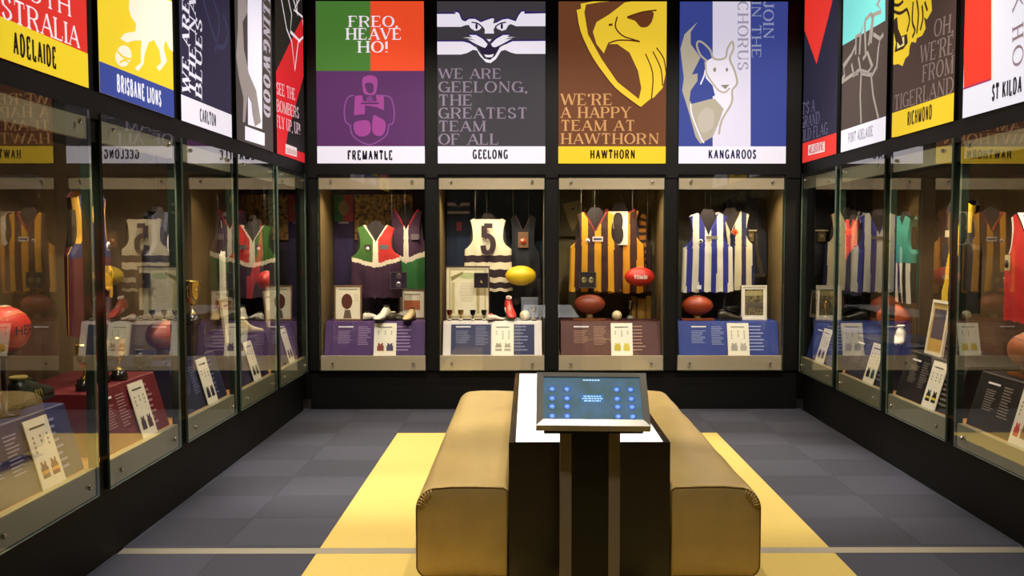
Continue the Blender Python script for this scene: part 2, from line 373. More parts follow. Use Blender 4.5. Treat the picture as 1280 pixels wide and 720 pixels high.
def case(side, i):
    M = bay(side, i)
    r = empty('display_case', M, 'glass-fronted display case, %s, %s' % (WHERE[side][i-1], INSIDE[(side,i)]), 'display case', 'glass display cases round the three walls')
    # pane, its rim in greenish glass
    b = bmesh.new(); box(b, 0,0,ZB, CW,.012,ZT); b.faces.ensure_lookup_table()
    for f in b.faces:
        f.normal_update(); f.material_index = 0 if f.normal.y < -.5 else (2 if f.normal.y > .5 else 1)
    obj('glass_pane', b, [GLASS, GEDGE, CLEAR], r)
    obj('top_strip', bx(.004,.016,ZT-.135,CW-.004,.045,ZT-.004), METAL if side == 'B' else METALS, r)
    obj('bottom_strip', bx(.004,.016,ZB+.004,CW-.004,.048,DECK), METAL if side == 'B' else METALS, r)
    # side returns of the glass box
    for x in ((.0,.008),(CW-.008,CW)): 
        b = bx(x[0],.012,ZB+.0,x[1],.049,ZT); obj('glass_return', b, mat('green_glass_side','#24302a',.12,vary=.3,scale=5), r)
    for x in (.12, CW-.12):
        for z in (ZB+.07, ZT-.065):
            bb = bmesh.new(); lathe(bb, [(0,.016),(.008,.016),(.0125,.011),(.0125,0),(0,0)], 12, T((x,0,z))@Matrix.Rotation(math.pi/2,4,'X'))
            obj('standoff_bolt', bb, STEEL, r)
    u0, u1 = (0, CW) if side == 'B' else (-G/2, CW+G/2)
    if side == 'L' and i == 5 or side == 'R' and i == 4: u1 = CW
    if side == 'R' and i == 1 or side == 'L' and i == 1: u0 = 0
    lining = OLIVE if side == 'B' else BROWNL
    obj('deck', bx(u0,.05,ZB+.03,u1,DEP,DECK-.002), WOOD, r)
    if side == 'B':
        ca, cb = BACKC[(side,i)]
        bm_ = mat('case_back_%d' % i, ca, .8, vary=.5, scale=5, tint2=cb)
        obj('side_panel', bx(.0,.05,DECK,.012,DEP,ZT-.035), lining, r); obj('side_panel', bx(CW-.012,.05,DECK,CW,DEP,ZT-.035), lining, r)
    else: bm_ = lining
    obj('back_panel', bx(u0,DEP,DECK,u1,DEP+.015,ZT-.035), bm_, r)
    obj('inner_ceiling', bx(u0,.05,ZT-.05,u1,DEP,ZT-.035), mat('case_ceiling','#2b2620',.7), r)
    for k in (.28,.72):
        bb = bmesh.new(); lathe(bb, [(0,0),(.04,0),(.05,-.004),(.05,.006),(0,.006)], 20, T((CW*k,.12,ZT-.058)))
        d = obj('downlight', bb, STEEL, r)
        bb = bmesh.new(); lathe(bb, [(.038,-.0045),(0,-.0045)], 20, T((CW*k,.12,ZT-.058)))
        obj('lamp_lens', bb, mat('lamp_lens','#ffe2b0',.5,emit=6), d)
        p = M@Vector((CW*k,.12,ZT-.07))
        pw = {'B':11.5,'L':8.5,'R':8.5}[side]
        l = lamp('SPOT', p, pw*3.2, WARM, spot_size=math.radians(140), spot_blend=.8, shadow_soft_size=.035)
        l.rotation_euler = (M.to_3x3()@Matrix.Rotation(-.12,3,'X')).to_euler()
    return r
for sd, n in (('L',5),('B',4),('R',4)):
    for i in range(1,n+1): case(sd, i)
# ---------------------------------------------------------------- banners: backlit prints above the cases
ZTOP = loc(MB, 460, 1.3, 0)[1]
class Banner:
    def __init__(s, side, i, label, base, strip=None, ztop=None, zs=None):
        s.M = bay(side, i); s.r = empty('banner', s.M, label, 'banner', 'backlit club banners above the cases'); s.z1 = ztop or ZTOP
        s.rect = (0, ZN, CW, s.z1); s.bms = {}
        pb = bx(0,.004,ZN,CW,.029,s.z1)
        for f_ in pb.faces: f_.normal_update(); f_.material_index = 0 if f_.normal.y < -.5 else 1
        obj('panel', pb, [lit(base), BLACK2], s.r); s.side, s.i = side, i
        if strip: s.strip(strip, zs)
    def strip(s, col, zs=None):
        zs = zs or ZN+.158; s.zs = zs
        b = bmesh.new(); flat(b, [(0,ZN),(CW,ZN),(CW,zs),(0,zs)], .0028); obj('name_strip', b, lit(col), s.r)
        s.rect = (0, zs, CW, s.z1)
    def _bm(s, name, col):
        k = (name, col, len(s.bms)); s.bms[k] = bmesh.new(); return s.bms[k]
    def P(s, p, f=None):
        if f: p = (f[0]+p[0]/f[2], f[1]+p[1]/f[2])
        return loc(s.M, p[0], p[1], 0)
    def poly(s, name, pts, col, layer=1, sm=0, f=None):
        q = [s.P(p, f) for p in pts]
        if sm: q = [tuple(v[:2]) for v in catmull([(a,b,0) for a,b in q], sm)]
        q = clip(q, s.rect)
        if q: flat(s._bm(name, col), q, .003-.0005*layer)
    def line(s, name, pts, wd, col, layer=2, sm=4, f=None, closed=False):
        q = [s.P(p, f) for p in pts]
        if sm: q = [tuple(v[:2]) for v in catmull([(a,b,0) for a,b in q], sm, closed)]
        for k in pen_stroke(q, wd/2, wd/2, closed):
            k = clip(k, s.rect)
            if k: flat(s._bm(name, col), k, .003-.0005*layer)
    def ell(s, name, c, rx, ry, col, layer=1, f=None, a=0):
        s.poly(name, [(c[0]+rx*math.cos(t*math.pi/12)*math.cos(a)-ry*math.sin(t*math.pi/12)*math.sin(a), c[1]+rx*math.cos(t*math.pi/12)*math.sin(a)+ry*math.sin(t*math.pi/12)*math.cos(a)) for t in range(24)], col, layer, 0, f)
    def text(s, name, t, p0, p1, p2, col, layer=4, f=None, full=False, **k):
        if f: p0, p1, p2 = ((f[0]+p[0]/f[2], f[1]+p[1]/f[2]) for p in (p0,p1,p2))
        i = 0
        for wd in t.split(' '):
            text_on(s._bm(name, col), s.M, t, p0, p1, p2, .003-.0005*layer, (0,ZN,CW,s.z1) if full else s.rect, only=(i,i+len(wd)), **k); i += len(wd)+1
    def done(s):
        for (n, c, _), b in s.bms.items():
            if len(b.faces): obj(n, b, lit(c), s.r)
def rows(bn, f, col, L, **k):
    for t, x0, x1, yt, yb in L: bn.text('slogan_lettering', t, (x0,yb), (x1,yb), (x0,yt), col, f=f, **k)
# back wall
f3 = (380,0,3.274); f4 = (680,0,3.272)
b = Banner('B',1,'backlit banner in green and orange over purple with a kneeling figure crest','#5a2f60','#ece6f2')
b.poly('green_field', [(395,0),(463,0),(463,88.5),(395,88.5)], '#4a7d34'); b.poly('orange_field', [(463,0),(532,0),(532,88.5),(463,88.5)], '#f4502a')
rows(b, f3, '#f4eaf4', [('FREO,',182,385,65,110),('HEAVE',170,400,115,162),('HO!',218,345,168,215)], T=.2)
fe = (395,85,7.2); pk = '#a04690'
b.line('crest', [(340,245),(300,255),(268,300),(255,380),(262,470),(290,505),(310,520),(320,590),(380,650),(484,690),(590,640),(640,590),(658,510),(690,500),(705,420),(690,310),(650,255),(540,245)], .012, '#8a4c92', 2, 4, fe)
b.poly('crest', [(415,110),(430,80),(480,65),(530,75),(552,110),(548,180),(525,240),(440,235),(420,180)], pk, 1, 3, fe)
b.poly('crest', [(350,250),(415,245),(425,300),(545,300),(540,245),(610,250),(612,380),(540,350),(440,335),(440,415),(340,425)], pk, 1, 0, fe)
b.poly('crest', [(345,490),(440,470),(485,490),(490,570),(450,610),(385,612),(345,570)], pk, 1, 3, fe)
b.poly('crest', [(515,430),(560,440),(620,480),(622,560),(590,608),(535,605),(505,560)], pk, 1, 3, fe)
b.poly('crest_shading', [(440,140),(500,135),(520,170),(505,225),(460,215)], '#5a2f60', 2, 3, fe)
b.line('crest_shading', [(405,318),(565,318)], .016, '#5a2f60', 3, 0, fe); b.ell('crest_shading', (484,280), 30, 28, '#7c3c80', 2, fe)
b.text('name_lettering','FREMANTLE',(178,654),(362,654),(178,616),'#1a1420',f=f3,full=True,**SANS); b.done()

b = Banner('B',2,'backlit charcoal banner with a snarling cat face on two white bands','#403c42','#ece6f2')
fc = (545,0,8.0)
wh = '#f3ecfa'
b.poly('cat_emblem', [(-10,138),(185,138),(185,118),(210,118),(240,140),(265,200),(290,212),(330,188),(390,188),(450,222),(500,200),(560,180),(582,190),(570,235),(600,228),(660,195),(720,185),(760,195),(795,212),(820,160),(850,118),(885,112),(882,132),(1100,132),(1100,262),(800,262),(750,240),(725,250),(700,295),(660,308),(610,285),(600,262),(575,290),(580,335),(485,335),(490,300),(465,265),(430,300),(390,308),(345,280),(330,250),(300,250),(250,268),(-10,268)], wh, 2, 0, fc)
b.poly('cat_emblem', [(-10,415),(270,415),(330,430),(400,470),(430,520),(480,585),(540,600),(590,560),(640,470),(700,440),(770,410),(1100,408),(1100,538),(800,538),(750,525),(690,498),(650,510),(600,590),(545,630),(500,622),(440,560),(410,505),(370,498),(310,530),(250,545),(-10,545)], wh, 2, 0, fc)
b.poly('cat_emblem', [(325,345),(400,350),(470,390),(515,440),(500,480),(460,470),(380,430),(320,392),(400,405),(340,385),(270,375),(360,372)], wh, 2, 0, fc)
b.poly('cat_emblem', [(740,345),(670,350),(600,390),(550,440),(565,470),(600,470),(680,430),(760,385),(690,395),(730,378),(795,370),(710,368)], wh, 2, 0, fc)
b.poly('cat_emblem', [(505,392),(555,392),(535,418)], wh, 3, 0, fc); b.poly('cat_emblem', [(480,545),(530,550),(580,540),(560,572),(500,572)], wh, 4, 0, fc)
b.poly('cat_lines', [(415,450),(490,480),(530,430),(580,480),(645,450),(600,540),(550,590),(500,580),(450,520)], '#2a1d3c', 3, 0, fc)
for x in (405,658): b.ell('cat_lines', (x,262), 12, 30, '#2a1d3c', 3, fc)
b.line('cat_lines', [(355,222),(420,235),(480,290)], .012, '#2a1d3c', 3, 3, fc); b.line('cat_lines', [(700,222),(640,235),(590,270)], .012, '#2a1d3c', 3, 3, fc)
for pts in ([(-10,132),(190,132),(200,108),(235,125),(262,195),(290,207),(330,182),(390,182),(450,215),(500,195),(570,172)],[(600,222),(660,190),(720,180),(795,205),(820,150),(850,112),(885,104),(886,126),(1100,126)],[(-10,408),(270,408),(340,425),(395,465)],[(690,440),(760,405),(1100,402)],[(320,342),(400,343),(470,380),(515,430)],[(745,342),(665,343),(600,380),(550,430)]):
    b.line('cat_outline', pts, .012, '#2d1a6e', 3, 0, fc)
rows(b, f3, '#8f8092', [('WE ARE',550,808,280,322),('GEELONG,',550,915,333,378),('THE',550,690,387,432),('GREATEST',550,915,440,485),('TEAM',550,745,494,538),('OF ALL',550,798,547,592)])
b.text('name_lettering','GEELONG',(690,650),(835,650),(690,613),'#1c1a26',f=f3,full=True,**SANS); b.done()

b = Banner('B',3,"backlit brown banner with a golden hawk's head above a yellow strip",'#6e4128','#f2c92f')
ye, br = '#f2cc36', '#5a2c18'
b.poly('hawk_emblem', [(230,0),(150,15),(152,35),(132,42),(148,130),(200,240),(290,360),(395,438),(440,400),(448,400),(485,360),(500,290),(560,260),(560,-20),(230,-20)], ye, 1, 0, f4)
b.poly('hawk_ground', [(235,8),(172,18),(165,50),(180,140),(235,240),(300,335),(388,405),(398,360),(385,290),(350,215),(300,180),(260,180),(245,218),(215,180),(200,130),(215,90),(265,60),(330,10),(420,-5)], '#6e4128', 2, 0, f4)
b.line('hawk_outline', [(300,68),(292,110),(320,145),(360,160),(392,170),(350,165),(300,165),(262,178)], .013, br, 3, 3, f4)
b.line('hawk_outline', [(265,102),(280,100)], .02, br, 3, 0, f4)
b.poly('hawk_eye', [(340,70),(440,45),(444,80),(425,108),(395,110),(372,85)], '#6b3a20', 3, 3, f4); b.line('hawk_outline', [(340,70),(400,50),(460,42)], .014, br, 4, 3, f4)
for pts in ([(415,220),(445,300),(440,400)],[(445,210),(478,280),(485,350)],[(460,195),(490,240),(500,300)],[(132,45),(148,130),(200,240),(290,360),(395,440)]): b.line('hawk_outline', pts, .011, br, 3, 3, f4)
rows(b, f4, '#cf9a62', [("WE'RE",68,280,383,430),('A HAPPY',68,355,437,482),('TEAM AT',68,373,491,535),('HAWTHORN',68,472,545,589)])
b.text('name_lettering','HAWTHORN',(188,649),(373,649),(188,613),'#2a1c10',f=f4,full=True,**SANS); b.done()

b = Banner('B',4,'backlit blue banner with a white stripe and a standing kangaroo drawing','#3a4792','#ece6f2')
b.poly('white_stripe', [(890.9,-5),(938.3,-5),(938.3,186),(890.9,186)], '#ded8ea')
g1 = '#b1a795'
b.poly('kangaroo_emblem', [(628,90),(600,130),(600,180),(640,235),(605,305),(628,300),(628,330),(600,370),(595,410),(605,425),(680,405),(700,405),(735,445),(712,510),(690,560),(640,588),(620,560),(590,450),(565,370),(572,320),(558,200),(575,140)], g1, 2, 0, f4)
b.poly('kangaroo_body_blue', [(640,235),(662,260),(660,320),(640,345),(690,350),(700,390),(640,415),(612,420),(605,390),(632,340),(628,300),(612,300)], '#3a4792', 3, 0, f4)
b.poly('kangaroo_chest', [(700,405),(690,350),(662,320),(655,255),(690,235),(745,238),(778,280),(785,340),(770,420),(730,490),(712,555),(728,470),(738,445)], '#e8e2f0', 3, 0, f4)
b.poly('kangaroo_belly', [(632,470),(665,440),(695,460),(690,520),(650,545),(630,510)], '#bdb3a6', 4, 3, f4)
b.line('kangaroo_outline', [(668,250),(640,225),(626,190),(630,170),(650,175),(680,205),(695,240),(740,238),(750,200),(770,170),(775,200),(760,240),(780,290),(790,340),(770,370),(768,420),(728,490),(715,550)], .018, g1, 5, 3, f4)
b.line('kangaroo_outline', [(660,250),(665,300),(690,340),(715,370),(740,378),(760,360)], .014, g1, 5, 3, f4)
b.line('kangaroo_outline', [(640,345),(655,310),(660,285)], .014, '#e8e2f0', 5, 3, f4)
b.line('kangaroo_outline', [(600,425),(605,470),(640,560),(655,585)], .014, '#e8e2f0', 5, 3, f4)
b.poly('kangaroo_features', [(722,348),(758,346),(742,365)], '#8b8478', 6, 0, f4); b.ell('kangaroo_features', (698,285), 6, 9, '#8b8478', 6, f4); b.ell('kangaroo_features', (748,285), 5, 8, '#8b8478', 6, f4)
for t, x0, x1, y0, y1, c in [('JOIN',897,940,5,160,'#8f97bd'),('IN THE',850,888,5,238,'#9098b8'),('CHORUS',792,836,5,288,'#9a97b0')]:
    b.text('slogan_lettering', t, (x0,y0), (x0,y1), (x1,y0), c, f=f4)
b.text('name_lettering','KANGAROOS',(672,649),(868,649),(672,613),'#22224a',f=f4,full=True,**SANS); b.done()

# left wall
f1 = (0,0,3.0); f2 = (180,0,3.273)
b = Banner('L',1,'red backlit banner with big white serif letters and a yellow name strip','#e0342c')
b.poly('name_strip', [(-60,-6),(112.3,68),(112.3,111),(-60,50)], '#f4d32c', 0)
b.text('slogan_lettering','STRALIA',(2,22),(100,60.5),(2,-8),'#f6e6ea', T=.2); b.text('slogan_lettering','SOUTH',(-6,-16),(90,21.5),(-6,-45),'#f6e6ea')
b.text('name_lettering','ADELAIDE',(17,67),(71,86),(17,39),'#1e1710',full=True,**SANS); b.done()
b = Banner('L',2,'yellow backlit banner with a white walking lion and a blue name strip','#f0d030')
b.poly('name_strip', [(105,68.4),(124.3,76),(218.3,113.3),(235,119.9),(235,160),(105,114)], '#3b4a97', 0)
b.poly('lion_emblem', [(490,-40),(660,10),(665,120),(650,195),(638,185),(622,150),(615,180),(628,230),(600,268),(588,252),(606,235),(600,190),(580,150),(560,158),(545,200),(540,240),(520,268),(508,255),(530,235),(530,190),(533,152),(505,152),(478,160),(453,145),(470,125),(510,118),(512,90),(492,60),(485,30)], '#f6eed8', 1, 0, f1)
b.ell('lion_emblem', (465,210), 30, 40, '#f6eed8', 1, f1, .1); b.line('ball_lines', [(440,190),(465,215),(492,222)], .012, '#f0d030', 2, 3, f1); b.line('ball_lines', [(450,235),(470,225),(490,240)], .01, '#f0d030', 2, 3, f1)
b.text('name_lettering','BRISBANE LIONS',(440,342),(606,400),(440,278),'#ecebf6',f=f1,full=True,**SANS); b.done()
b = Banner('L',3,'dark navy backlit banner with sideways white lettering and a white name strip','#302c44')
b.poly('name_strip', [(206,109.2),(226.4,117.6),(290,143.6),(305,149.7),(305,190),(206,150)], '#ece6f2', 0)
b.line('monogram', [(245,0),(265,75),(300,180),(330,190),(345,130),(325,60)], .035, '#3b3a58', 1, 4, f2); b.line('monogram', [(285,0),(310,90),(292,215)], .03, '#3b3a58', 1, 4, f2)
for t, x0, x1, y0, y1, xx in [('BLUES',238,238,408,85,212),('THE NAVY',212,212,398,-150,185),('WE ARE',186,186,390,10,157)]:
    b.text('slogan_lettering', t, (x0,y0), (x1,y1), (xx,y0-10), '#e9e4f2', f=f2)
b.text('name_lettering','CARLTON',(250.3,151.5),(270.5,158.5),(250.3,135.5),'#2a2838',full=True,**SANS); b.done()
b = Banner('L',4,'dark grey backlit banner with a grey magpie over a bright white stripe','#4a4340')
b.poly('white_stripe', [(425,-20),(483,-20),(485,528),(427,510)], '#f1ecfb', 1, 0, f2)
b.poly('magpie_emblem', [(385,-10),(420,-10),(425,50),(405,90),(410,200),(430,300),(460,370),(480,500),(455,518),(445,470),(440,420),(425,390),(415,500),(405,500),(408,400),(390,320),(378,230),(385,120)], '#9a8f8c', 2, 0, f2)
b.poly('stripe_cap', [(415,515),(495,545),(495,597),(415,572)], '#f1ecfb', 1, 0, f2)
b.text('slogan_lettering','COLLINGWOOD',(488,-160),(490,470),(516,-150),'#b5aab6',f=f2); b.done()
b = Banner('L',5,'black backlit banner with a red diagonal sash and white bomber outline','#262220')
b.poly('name_strip', [(500,571),(700,642),(700,720),(500,640)], '#d8262c', 0, 0, f2)
b.poly('red_sash', [(655,60),(660,60),(660,290),(590,545),(580,600),(535,585),(538,300),(610,150)], '#d8262c', 1, 0, f2)
for pts in ([(560,-20),(585,120),(605,170),(618,285),(632,170),(655,150),(650,80)],[(590,-10),(605,60),(600,130),(640,170)],[(610,-10),(630,60),(625,0)],[(640,-10),(615,40),(650,70)]): b.line('bomber_outline', pts, .022, '#efe2ea', 3, 0, f2)
for t, x0, x1, yt, yb in [('SEE THE',543,620,335,385),('BOMBERS',543,635,405,455),('FLY UP, UP!',543,640,470,520)]:
    sl = .33; b.text('slogan_lettering', t, (x0,yb), (x1,yb+(x1-x0)*sl), (x0,yt), '#e6c4cc', f=f2)
b.poly('name_plate', [(580,588),(626,605),(626,642),(580,628)], '#e9d2d2', 3, 0, f2)
b.text('name_lettering','ESSENDON',(583,623),(623,636),(583,604),'#a53a40',layer=5,f=f2,full=True,**SANS); b.done()
# right wall
f5 = (980,0,3.273)
b = Banner('R',1,'dark navy backlit banner with a long red triangle and a red name strip','#2d2a3c')
b.poly('name_strip', [(20,604),(65,590),(207,545),(240,535),(240,660),(20,700)], '#ec3a30', 0, 0, f5)
b.poly('red_triangle', [(60,60),(60,-50),(207,-50),(193,20),(132,262),(67,80)], '#f23a2e', 1, 0, f5)
for t, x0, x1, yt, yb in [("IT'S A",68,125,425,472),('GRAND',68,145,480,527),('OLD FLAG',68,178,535,580)]:
    b.text('slogan_lettering', t, (x0,yb), (x1,yb-(x1-x0)*.3), (x0,yt), '#6a6480', f=f5)
b.poly('name_plate', [(98,595),(165,578),(165,620),(98,636)], '#f4dcdc', 1, 0, f5)
b.text('name_lettering','MELBOURNE',(102,630),(161,614),(102,598),'#c0302c',f=f5,full=True,**SANS); b.done()
b = Banner('R',2,'aqua and dark grey backlit banner with a hand gripping lightning','#51443e')
b.poly('name_strip', [(190,549),(218,540),(410,477),(440,467),(440,610),(190,680)], '#ece8f6', 0, 0, f5)
b.poly('aqua_field', [(215,-50),(413,-50),(413,84),(215,200)], '#7ee0dc', 1, 0, f5)
gy = '#a39890'; fp = (990,0,3.508)
for pts in ([(205,370),(260,330),(290,320)],[(205,370),(230,330),(225,290),(260,240),(278,200)],[(260,280),(270,330),(300,300)],[(278,240),(280,160),(300,150),(295,240)],[(300,150),(318,90),(322,240)],[(318,90),(345,60),(355,80),(345,190)],[(335,200),(345,120),(352,75)],[(355,150),(385,170),(378,210),(370,300)],[(290,250),(300,310),(330,320),(350,290),(330,230),(310,260)],[(345,70),(390,50),(372,20),(395,-20)],[(302,330),(298,420),(302,540)],[(345,320),(355,420),(378,520)],[(300,320),(350,330),(372,290)],[(385,170),(400,150)]):
    b.line('lightning_hand_emblem', pts, .03, gy, 3, 0, fp)
b.text('name_lettering','PORT ADELAIDE',(262,586),(362,556),(262,546),'#6b6470',f=f5,full=True,serif=False,T=.1,gap=.1); b.done()
b = Banner('R',3,"dark brown backlit banner with a yellow roaring tiger's head and yellow strip",'#4c3a34')
ft = (1100,0,4.5)
b.poly('name_strip', [(10,655),(50,642),(413,521),(450,509),(450,720),(10,780)], '#edc92c', 0, 0, ft)
tg = [(50,-20),(285,-20),(290,60),(262,110),(245,95),(255,160),(235,200),(205,215),(200,240),(175,235),(165,260),(160,310),(140,330),(125,372),(100,360),(75,365),(62,330),(68,290),(55,230),(60,150),(50,100)]
b.poly('tiger_emblem', tg, '#f0cc30', 1, 0, ft)
b.poly('tiger_mouth', [(78,110),(95,95),(100,160),(118,205),(150,190),(155,240),(130,275),(80,295),(88,240),(75,180)], '#3a2418', 2, 0, ft)
b.poly('tiger_teeth', [(95,235),(112,258),(128,245),(122,210),(135,205),(135,255),(95,275)], '#e8d98a', 3, 0, ft)
for pts in ([(70,60),(110,75),(150,50)],[(150,50),(165,110),(150,180)],[(185,10),(180,120),(195,170),(180,210)],[(205,0),(215,80),(205,190)],[(235,30),(240,100),(225,170)],[(60,20),(100,30),(130,5)],[(250,10),(265,60)]): b.line('tiger_stripes', pts, .022, '#3a2418', 3, 3, ft)
for t, x0, x1, yt, yb in [('OH,',300,412,105,212),("WE'RE",222,412,250,358),('FROM',236,412,362,463),('TIGERLAND',78,412,540,622)]:
    b.text('slogan_lettering', t, (x0,yb), (x1,yb-(x1-x0)*.30), (x0,yt+ (8 if x0>200 else 0)), '#85736c', f=ft)
b.text('name_lettering','RICHMOND',(152,708),(290,668),(152,632),'#3a2a14',f=ft,full=True,**SANS); b.done()
b = Banner('R',4,'white backlit banner with a broad red stripe and black name lettering','#e6e4f0')
fk = (1190,0,4.5)
b.poly('red_stripe', [(64,-50),(220,-50),(220,445),(64,500)], '#f23c2a', 1, 0, fk)
b.line('stripe_edge', [(62,500),(218,446)], .01, '#a02a60', 2, 0, fk); b.line('stripe_edge', [(222,-50),(222,446)], .012, '#e8dca0', 2, 0, fk)
b.poly('black_stripe', [(480,-60),(640,-60),(640,330),(480,380)], '#1c1a20', 1, 0, fk)
for t, y0, y1 in [('K',-30,75),('H',155,240),('O',270,385)]: b.text('slogan_lettering', t, (338,y0), (338,y1), (400,y0-12), '#8c7478', f=fk, T=.13)
b.text('name_lettering','ST KILDA',(222,568),(390,518),(222,480),'#20161a',f=fk,full=True,**SANS); b.done()

# ---------------------------------------------------------------- island: display block, two benches, touchscreen stand
BF = 4.4
def face(x, y, Y=BF): return at(x, y, Y)
bx0, bx1 = face(636,552).x, face(838,552).x; bzt = face(700,553).z
def far(x, y, z):
    d = ray(x, y); t = (z-EYE)/d.z; return CAM+d*t
byb = far(645,466,bzt).y
DARKW = mat('dark_wood_laminate', '#1c1410', .22, vary=.3, scale=5, aniso=(6,6,.6))
blk = empty('display_block', T(((bx0+bx1)/2, BF, 0)), 'dark wooden block between the two gold benches with a glowing white top', 'display table')
hw = (bx1-bx0)/2; L = byb-BF
bb = bmesh.new(); box(bb,-hw,0,0,hw,L,bzt-.02); box(bb,-hw,0,bzt-.02,-hw+.03,L,bzt); box(bb,hw-.03,0,bzt-.02,hw,L,bzt); box(bb,-hw+.03,0,bzt-.02,hw-.03,.012,bzt); box(bb,-hw+.03,L-.03,bzt-.02,hw-.03,L,bzt)
obj('block_body', bb, DARKW, blk)
obj('light_panel', bx(-hw+.032,.014,bzt-.02,hw-.032,L-.032,bzt-.002), mat('glowing_white_top','#fdfcff',.3,emit=1.15), blk)
GOLD = mat('gold_leather', '#c0a466', .34, metal=.3, bump=.16, scale=7, vary=.12, aniso=(1,.35,1), coat=.15)
bl = far(590,492,.46).y-BF
def bench(sgn, label):
    xo = face(519,660).x if sgn < 0 else face(952,660).x; xi = bx0 if sgn < 0 else bx1
    wd = abs(xo-xi)-.004; zt = face(560,613).z+.012; zb = .064
    r = empty('bench', T((xi+sgn*.003, BF, 0)), label, 'bench', 'gold upholstered benches either side of the block')
    prof = [(0,zb)]
    prof += [(wd-.05+.05*math.sin(a*math.pi/12), zb+.05-.05*math.cos(a*math.pi/12)) for a in range(7)]
    prof += [(wd-.10+.10*math.cos(a*math.pi/16), zt-.10+.10*math.sin(a*math.pi/16)) for a in range(9)]
    prof += [(wd*k, zt+.006*math.sin(k*math.pi)) for k in (.6,.35,.15,.04)] + [(0,zt-.012)]
    cx, cz = wd/2, (zt+zb)/2
    ys = [(0,.016),(.003,.006),(.012,.0)]+[(.05+(bl-.1)*k/26,0) for k in range(27)]+[(bl-.012,0),(bl-.003,.006),(bl,.016)]
    bm = bmesh.new(); rings = []
    for y, ins in ys:
        ring = []
        for x, z in prof:
            dx, dz = x-cx, z-cz; l = math.hypot(dx,dz); q = 1-ins/l
            X = cx+dx*q; Z = cz+dz*q
            if .03 < y < bl-.03 and z > zt-.06: Z += .004*noise.noise(Vector((X*4,y*3,sgn*9)))+.003*math.sin(y*11)*(x/wd)
            ring.append(bm.verts.new((sgn*X, y, Z)))
        rings.append(ring)
    for a, b_ in zip(rings, rings[1:]):
        for i in range(len(a)):
            j = (i+1)%len(a); bm.faces.new([a[i],a[j],b_[j],b_[i]]).smooth = True
    # front and rear ends slightly puffed
    for ring, s2 in ((rings[0],1),(rings[-1],-1)):
        c2 = bm.verts.new((sgn*cx, (0 if s2 > 0 else bl)-s2*.010, cz)); mid = [bm.verts.new((c2.co.x+(v.co.x-c2.co.x)*.7, v.co.y-s2*.008, c2.co.z+(v.co.z-c2.co.z)*.7)) for v in ring]
        for i in range(len(ring)):
            j = (i+1)%len(ring); bm.faces.new([ring[i],ring[j],mid[j],mid[i]]).smooth = True; bm.faces.new([mid[i],mid[j],c2]).smooth = True
    bmesh.ops.recalc_face_normals(bm, faces=bm.faces)
    c = obj('seat_cushion', bm, GOLD, r, smooth=True)
    pm = bmesh.new(); tube(pm, [(sgn*x, .004, z) for x, z in [(cx+(x-cx)*.975, cz+(z-cz)*.985) for x, z in prof]], .0045, 5, closed=True)
    obj('piping', pm, mat('bronze_piping','#7d6233',.4,metal=.4), c)
    obj('recessed_base', bx(min(sgn*.0,sgn*(wd-.12)),.12,0,max(sgn*.0,sgn*(wd-.12)),bl-.1,zb+.01), BLACK2, r)
    # gathered creases radiating from the outer top corner
    wm = bmesh.new()
    for k in range(7):
        a = math.radians(-12-k*12); cx2, cz2 = wd-.085, zt-.085
        p0 = Vector((sgn*(cx2+.078*math.cos(a+1.6)), -.004, cz2+.078*math.sin(a+1.6))); p1 = Vector((sgn*(cx2+(.045-.004*(k%3))*math.cos(a+1.55)), -.0075, cz2+(.045-.006*(k%3))*math.sin(a+1.55)))
        tube(wm, [p0, (p0+p1)/2+Vector((0,-.002,0)), p1], [.0012,.0028,.0006], 5)
    obj('gathered_creases', wm, GOLD, c)
    return r
bench(-1, 'gold upholstered bench on the left side of the dark block')
bench(1, 'gold upholstered bench on the right side of the dark block')
# touchscreen stand
KY0, KY1 = 3.9, 4.13
A0 = at(669,531,KY0); A1 = at(813,531,KY0); B0 = at(672,464.5,KY1); B1 = at(808,464.5,KY1)
ctr = (A0+A1+B0+B1)/4; wv = Vector((1,0,0)); hv = ((B0+B1)/2-(A0+A1)/2); SH = hv.length; hv.normalize(); nv = wv.cross(hv); SW = ((A1-A0).length+(B1-B0).length)/2
K = empty('touchscreen_stand', T((ctr.x, KY0, 0)), 'steel touchscreen stand in front of the block, lit blue screen tilted back', 'touchscreen')
KM = Matrix.Identity(4)
for i in range(3): KM[i][0], KM[i][1], KM[i][2], KM[i][3] = wv[i], hv[i], nv[i], (ctr-Vector((ctr.x,KY0,0)))[i]
BR = mat('brushed_steel_frame', '#97928a', .33, metal=.6, bump=.05, scale=30, aniso=(1,30,1))
fr = bmesh.new(); q = .029; d = .04
ou = [(-SW/2,-SH/2),(SW/2,-SH/2),(SW/2,SH/2),(-SW/2,SH/2)]; inn = [(-SW/2+q,-SH/2+q),(SW/2-q,-SH/2+q),(SW/2-q,SH/2-q),(-SW/2+q,SH/2-q)]
ov = [fr.verts.new((x,y,-.006)) for x,y in ou]; iv = [fr.verts.new((x,y,0)) for x,y in inn]; iv2 = [fr.verts.new((x,y,-.012)) for x,y in inn]; lv = [fr.verts.new((x,y,-d)) for x,y in ou]
for i in range(4):
    j = (i+1)%4; fr.faces.new([ov[i],ov[j],iv[j],iv[i]]); fr.faces.new([iv[i],iv[j],iv2[j],iv2[i]]); fr.faces.new([lv[i],lv[j],ov[j],ov[i]])
fr.faces.new(lv[::-1]); sf = obj('screen_frame', fr, BR, K, KM)
sw, sh = SW/2-q, SH/2-q
